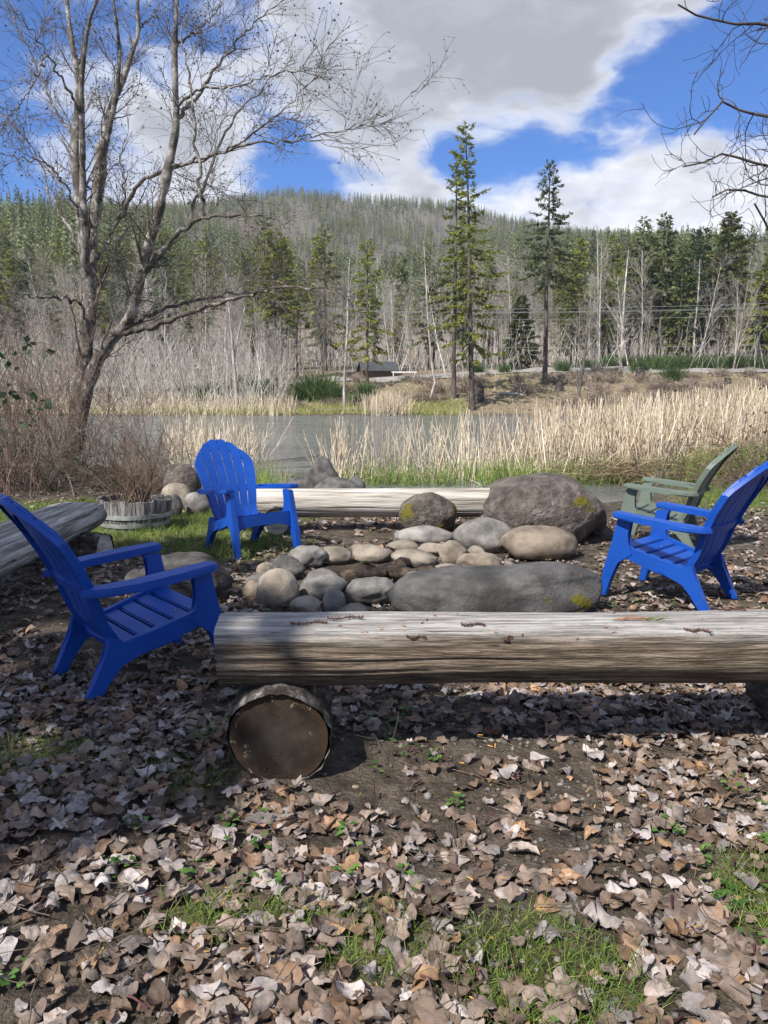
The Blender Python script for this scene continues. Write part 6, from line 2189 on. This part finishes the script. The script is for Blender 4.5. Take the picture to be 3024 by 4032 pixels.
def leaf_litter():
    rg = np.random.default_rng(75)
    nv = 40
    hi = [leaf_shape(i, (.3, .62, .85, 1.0), 20) for i in range(nv)]
    lo = [leaf_shape(500 + i, (.6, 1.0), 10) for i in range(nv)]
    # positions
    n = 30000
    y = np.where(rg.random(n) < .30, 1.15 + 2.6 * rg.random(n), 2.6 + 8.6 * rg.random(n) ** 1.1)
    x = rg.uniform(-.60, .60, n) * (y + .9)
    cl = fnoise(x, y, .9, 12) + .7 * fnoise(x, y, 2.6, 13)
    p = .66 + cl * 1.25 - lawn(x, y) * .70
    p = np.where(y < 2.55, p + .22, p)
    p = np.where((y > 2.8) & (y < 3.6), p - .22, p)                       # swept under the bench
    p = np.where((y > 2.5) & (y < 3.0) & (np.abs(x - .25) < .55), p - .20, p)   # bare soil by the cut log
    p = np.where((x < -.6) & (y > 3.3) & (y < 6.2), p - .20, p)
    p = np.where(np.hypot(x - .03, y - 5.72) < .66, p - .55, p)
    p = np.where((x < -1.8) & (y > 6.8), p - .50, p)
    keep = (rg.random(n) < np.clip(p, .03, 1)) & (sdf_poly(x, y, POND) > .1)
    keep &= ~((np.abs(x + .39) < .22) & (y > 2.62) & (y < 3.15))
    x, y = x[keep], y[keep]
    n = len(x)
    size = .018 + .034 * rg.random(n) ** 1.2 * np.where(y < 3.4, 1.0, 1.0)
    z = ground_z(x, y) + rg.uniform(0, .022, n)
    tilt = np.abs(rg.normal(0, .27, n))
    td = rg.random(n) * 6.28
    rx, ry, rz = tilt * np.cos(td), tilt * np.sin(td), rg.random(n) * 6.28
    flip = rg.random(n) < .45
    rx = np.where(flip, rx + np.pi, rx)
    z = z + np.where(flip, size * .42, .004)
    ci = rg.choice(8, n, p=LEAF_P)
    cols = LEAF_COLS[ci] * rg.uniform(.45, 1.15, (n, 1))
    # the nearest that show are single things
    dist = y
    vis = (np.abs(x) < .46 * (y + .25)) & (y > 1.28)
    order = np.argsort(np.where(vis, dist - size * 6, 99))
    single = order[:300]
    isone = np.zeros(n, bool)
    isone[single] = True
    mcache = {}
    for i in single:
        v = int(rg.integers(0, nv))
        key = (v, int(ci[i]))
        if key not in mcache:
            V, T, Q = hi[v]
            mcache[key] = mesh_np('leaf', V, [T, Q], 'leaf', np.tile(LEAF_COLS[ci[i]] * (.62 + .42 * ((v * 7) % 11) / 10), (len(V), 1)))
        o = link('fallen_leaf', mcache[key], None, (x[i], y[i], z[i]), (rx[i], ry[i], rz[i]))
        o.scale = (size[i],) * 3
        tag(o, LEAF_NAMES[ci[i]] + (' leaf lying in the left of the foreground litter' if x[i] < -.25 * y[i] else (' leaf lying in the right of the foreground litter' if x[i] > .25 * y[i] else ' leaf lying in the middle of the foreground litter')), 'leaf', LEAF_NAMES[ci[i]] + ' fallen leaves')
    A = Acc()
    M = euler_mats(rx, ry, rz)
    for kind, sel in ((hi, (~isone) & (y < 4.6)), (lo, (~isone) & (y >= 4.6))):
        idx = np.where(sel)[0]
        vv = rg.integers(0, nv, len(idx))
        for v in range(nv):
            q = idx[vv == v]
            if not len(q):
                continue
            V, T, Q = kind[v]
            W = np.einsum('nij,kj->nki', M[q], V) * size[q][:, None, None] + np.stack([x[q], y[q], z[q]], 1)[:, None]
            off = (np.arange(len(q)) * len(V))[:, None, None]
            nn = A.n
            A.add(W.reshape(-1, 3), (T[None] + off).reshape(-1, 3), rep(cols[q], len(V)))
            A.F[4].append((Q[None] + off).reshape(-1, 4) + nn)
    print('leaves', n)
    tag(link('leaf_litter', A.mesh('leaf_litter', 'leaf')), 'carpet of dry brown and grey leaves over the camp ground', 'leaf litter', kind='stuff')
    # catkins, bud scales, twigs
    A = Acc()
    m = 1500
    yy = rg.uniform(1.3, 7, m)
    xx = rg.uniform(-.55, .55, m) * (yy + .6)
    b = np.stack([xx, yy, ground_z(xx, yy) + rg.uniform(.005, .05, m)], 1)
    d = unit(np.stack([rg.normal(0, 1, m), rg.normal(0, 1, m), rg.normal(0, .2, m)], 1))
    kind = rg.choice(3, m, p=[.45, .25, .30])
    L = np.choose(kind, [rg.uniform(.08, .30, m), rg.uniform(.03, .06, m), rg.uniform(.012, .022, m)])
    wd = np.choose(kind, [np.full(m, .0020), np.full(m, .0042), np.full(m, .0024)])
    c = np.array([(.10, .075, .055), (.075, .028, .030), (.50, .28, .07)])[kind] * rg.uniform(.7, 1.3, (m, 1))
    blades(A, b, d, L, wd, rg, c, -.1, .2, 5, 4, .5)
    tag(link('twig_litter', A.mesh('twig_litter', 'cane')), 'fallen twigs, purple catkins and orange bud scales among leaves', 'twigs', kind='stuff')


leaf_litter()


# ------------------------------------------------------------------ litter on the front bench
def bench_litter():
    rg = np.random.default_rng(76)

    def catkin(px, py, ln, ang, label, fuzzy=True):
        p = G(px, py, .53)
        A = Acc()
        n = 12
        s = np.linspace(-.5, .5, n)
        P = np.stack([s * ln * math.cos(ang), s * ln * math.sin(ang) + .01 * np.sin(s * 7), np.full(n, .005)], 1)
        V, F = tubes(P[None], np.full((1, n), .003), 5)
        A.add(V, F, (.10, .055, .045))
        if fuzzy:
            m = 120
            b = P[rg.integers(0, n, m)] + rg.normal(0, .002, (m, 3))
            d = unit(rg.normal(size=(m, 3)) + [0, 0, .5])
            blades(A, b, d, rg.uniform(.004, .010, m), np.full(m, .0015), rg, np.tile([.11, .06, .05], (m, 1)), 0, .1, 2, 3, .5)
        tag(link('catkin', A.mesh('catkin', 'cane'), None, (p[0], p[1], bench_top(p[0], p[1]))), label, 'catkin', 'catkins on the front bench')

    def bench_top(x, y):
        yr = (y - 2.905 - (x + .615) * math.sin(R(.6))) / .152
        if abs(yr) > 1:
            return .442 + .14 * math.sqrt(max(0, 1 - (yr * .152 / .199) ** 2)) - .003
        return .442 + .09 + .028 * (math.cos(yr * 1.5) - math.cos(1.5)) - .001
    catkin(1215, 2475, .13, .12, 'longest dry catkin on the near end of the front bench')
    catkin(1360, 2462, .13, .10, 'thick dry catkin beside the longest one on the bench')
    catkin(1640, 2500, .065, 0, 'short dry catkin at the front edge of the bench')
    catkin(1860, 2478, .085, 0, 'dry catkin in the middle of the bench top')
    catkin(2000, 2500, .04, .6, 'little curled catkin right of the short one')
    catkin(2745, 2490, .09, -.3, 'dark catkin lodged by the split knot of the bench')
    catkin(2880, 2425, .10, -.1, 'reddish catkin towards the right end of the bench')
    # cedar sprig
    p = G(2500, 2465, .53)
    A = Acc()
    m = 46
    b = np.zeros((m, 3))
    b[:, 0] = rg.uniform(-.09, .09, m)
    b[:, 2] = .006
    d = unit(np.stack([rg.uniform(.5, 1, m), rg.normal(0, .35, m), rg.uniform(0, .25, m)], 1))
    c = np.where((b[:, 0:1] > .02), np.array([[.12, .16, .05]]), np.array([[.30, .13, .06]]))
    blades(A, b, d, rg.uniform(.03, .07, m), np.full(m, .0013), rg, c, -.1, .1, 3, 3, .4)
    tag(link('cedar_sprig', A.mesh('cedar_sprig', 'cane'), None, (p[0], p[1], bench_top(p[0], p[1]))), 'small cedar sprig, half green half rusty, on the front bench', 'sprig')
    # bud scales
    for k in range(30):
        px = rg.uniform(900, 3000)
        py = rg.uniform(2435, 2500)
        p = G(px, py, .53)
        A = Acc()
        a = rg.random() * 6.28
        blades(A, np.zeros((1, 3)), np.array([[math.cos(a), math.sin(a), .1]]), np.array([rg.uniform(.012, .022)]), np.array([.0026]), rg, np.array([[(.40, .20, .05), (.22, .06, .04), (.30, .15, .07)][k % 3]]), 0, .1, 4, 5, .3)
        tag(link('bud_scale', A.mesh('bud_scale', 'cane'), None, (p[0], p[1], bench_top(p[0], p[1]))), 'tiny reddish bud scale lying on the front bench top', 'bud scale', 'bud scales on the front bench')


bench_litter()


def seat_litter():
    rg = np.random.default_rng(88)
    for cx, cy, hd, lx, ly, ln, lab in [(2.015, 5.19, math.atan2(.44, -.45), .02, .06, .055, 'curled brown twig on the seat of the sunlit blue chair'), (2.015, 5.19, math.atan2(.44, -.45), .15, -.05, .02, 'tiny bud scale on the seat of the sunlit blue chair'),
                                        (-1.285, 3.78, math.atan2(.42, .50), .05, -.10, .022, 'pale seed husk on the seat of the shaded blue chair'), (-1.285, 3.78, math.atan2(.42, .50), .18, -.14, .02, 'second pale husk nearer the front of the shaded seat')]:
        x = cx + lx * math.cos(hd) - ly * math.sin(hd)
        y = cy + lx * math.sin(hd) + ly * math.cos(hd)
        A = Acc()
        a = rg.random() * 3
        blades(A, np.zeros((1, 3)), np.array([[math.cos(a), math.sin(a), .05]]), np.array([ln]), np.array([.0026]), rg, np.array([[.16, .09, .05] if ln > .03 else [.45, .38, .28]]), 0, .5, 5, 5, .5)
        z = gz(cx, cy) + .368 - .27 * (.315 - lx) + .10 * max(0, .06 - lx) ** 1.5 + .003
        nm = 'seat_twig' if ln > .03 else 'seed_husk'
        tag(link(nm, A.mesh(nm, 'cane'), None, (x, y, z)), lab, 'twig' if ln > .03 else 'husk')


seat_litter()


# ------------------------------------------------------------------ the trees at the photographer's back, which shade the left of the camp
for i_, (x, y, hh, rm, lab) in enumerate([(-5.65, -1.4, 8.3, 1.25, 'cedar behind the camera that shades the left chair'), (-7.6, .3, 9.0, 1.6, 'cedar out of frame at the left that shades the left bench')]):
    me = conifer_parts(700 + i_, hh, .69, rm, 44, 17, .2, ((.03, .05, .02), (.08, .10, .03)), 3, (.35, .7), 10, .3, .35)
    plant_tree('shade_cedar', lab, 'tree', me, (x, y, gz(x, y) - .1), 1.0 + i_, 1.0)


# ------------------------------------------------------------------ thin haze over the valley
def haze():
    bm = bmesh.new()
    bm_box(bm, -1300, 1300, -60, 1420, -3, 232)
    me = bpy.data.meshes.new('haze')
    bm.to_mesh(me)
    bm.free()
    m = bpy.data.materials.new('haze')
    m.use_nodes = True
    t = NT(m.node_tree)
    v = t.n('ShaderNodeVolumePrincipled', inp={'Color': (.86, .90, 1.0, 1), 'Density': .00017, 'Anisotropy': .0})
    o = t.n('ShaderNodeOutputMaterial')
    t.link(v.outputs[0], o.inputs['Volume'])
    me.materials.append(m)
    tag(link('haze', me), 'thin blue haze filling the valley air', 'haze', kind='stuff')


haze()
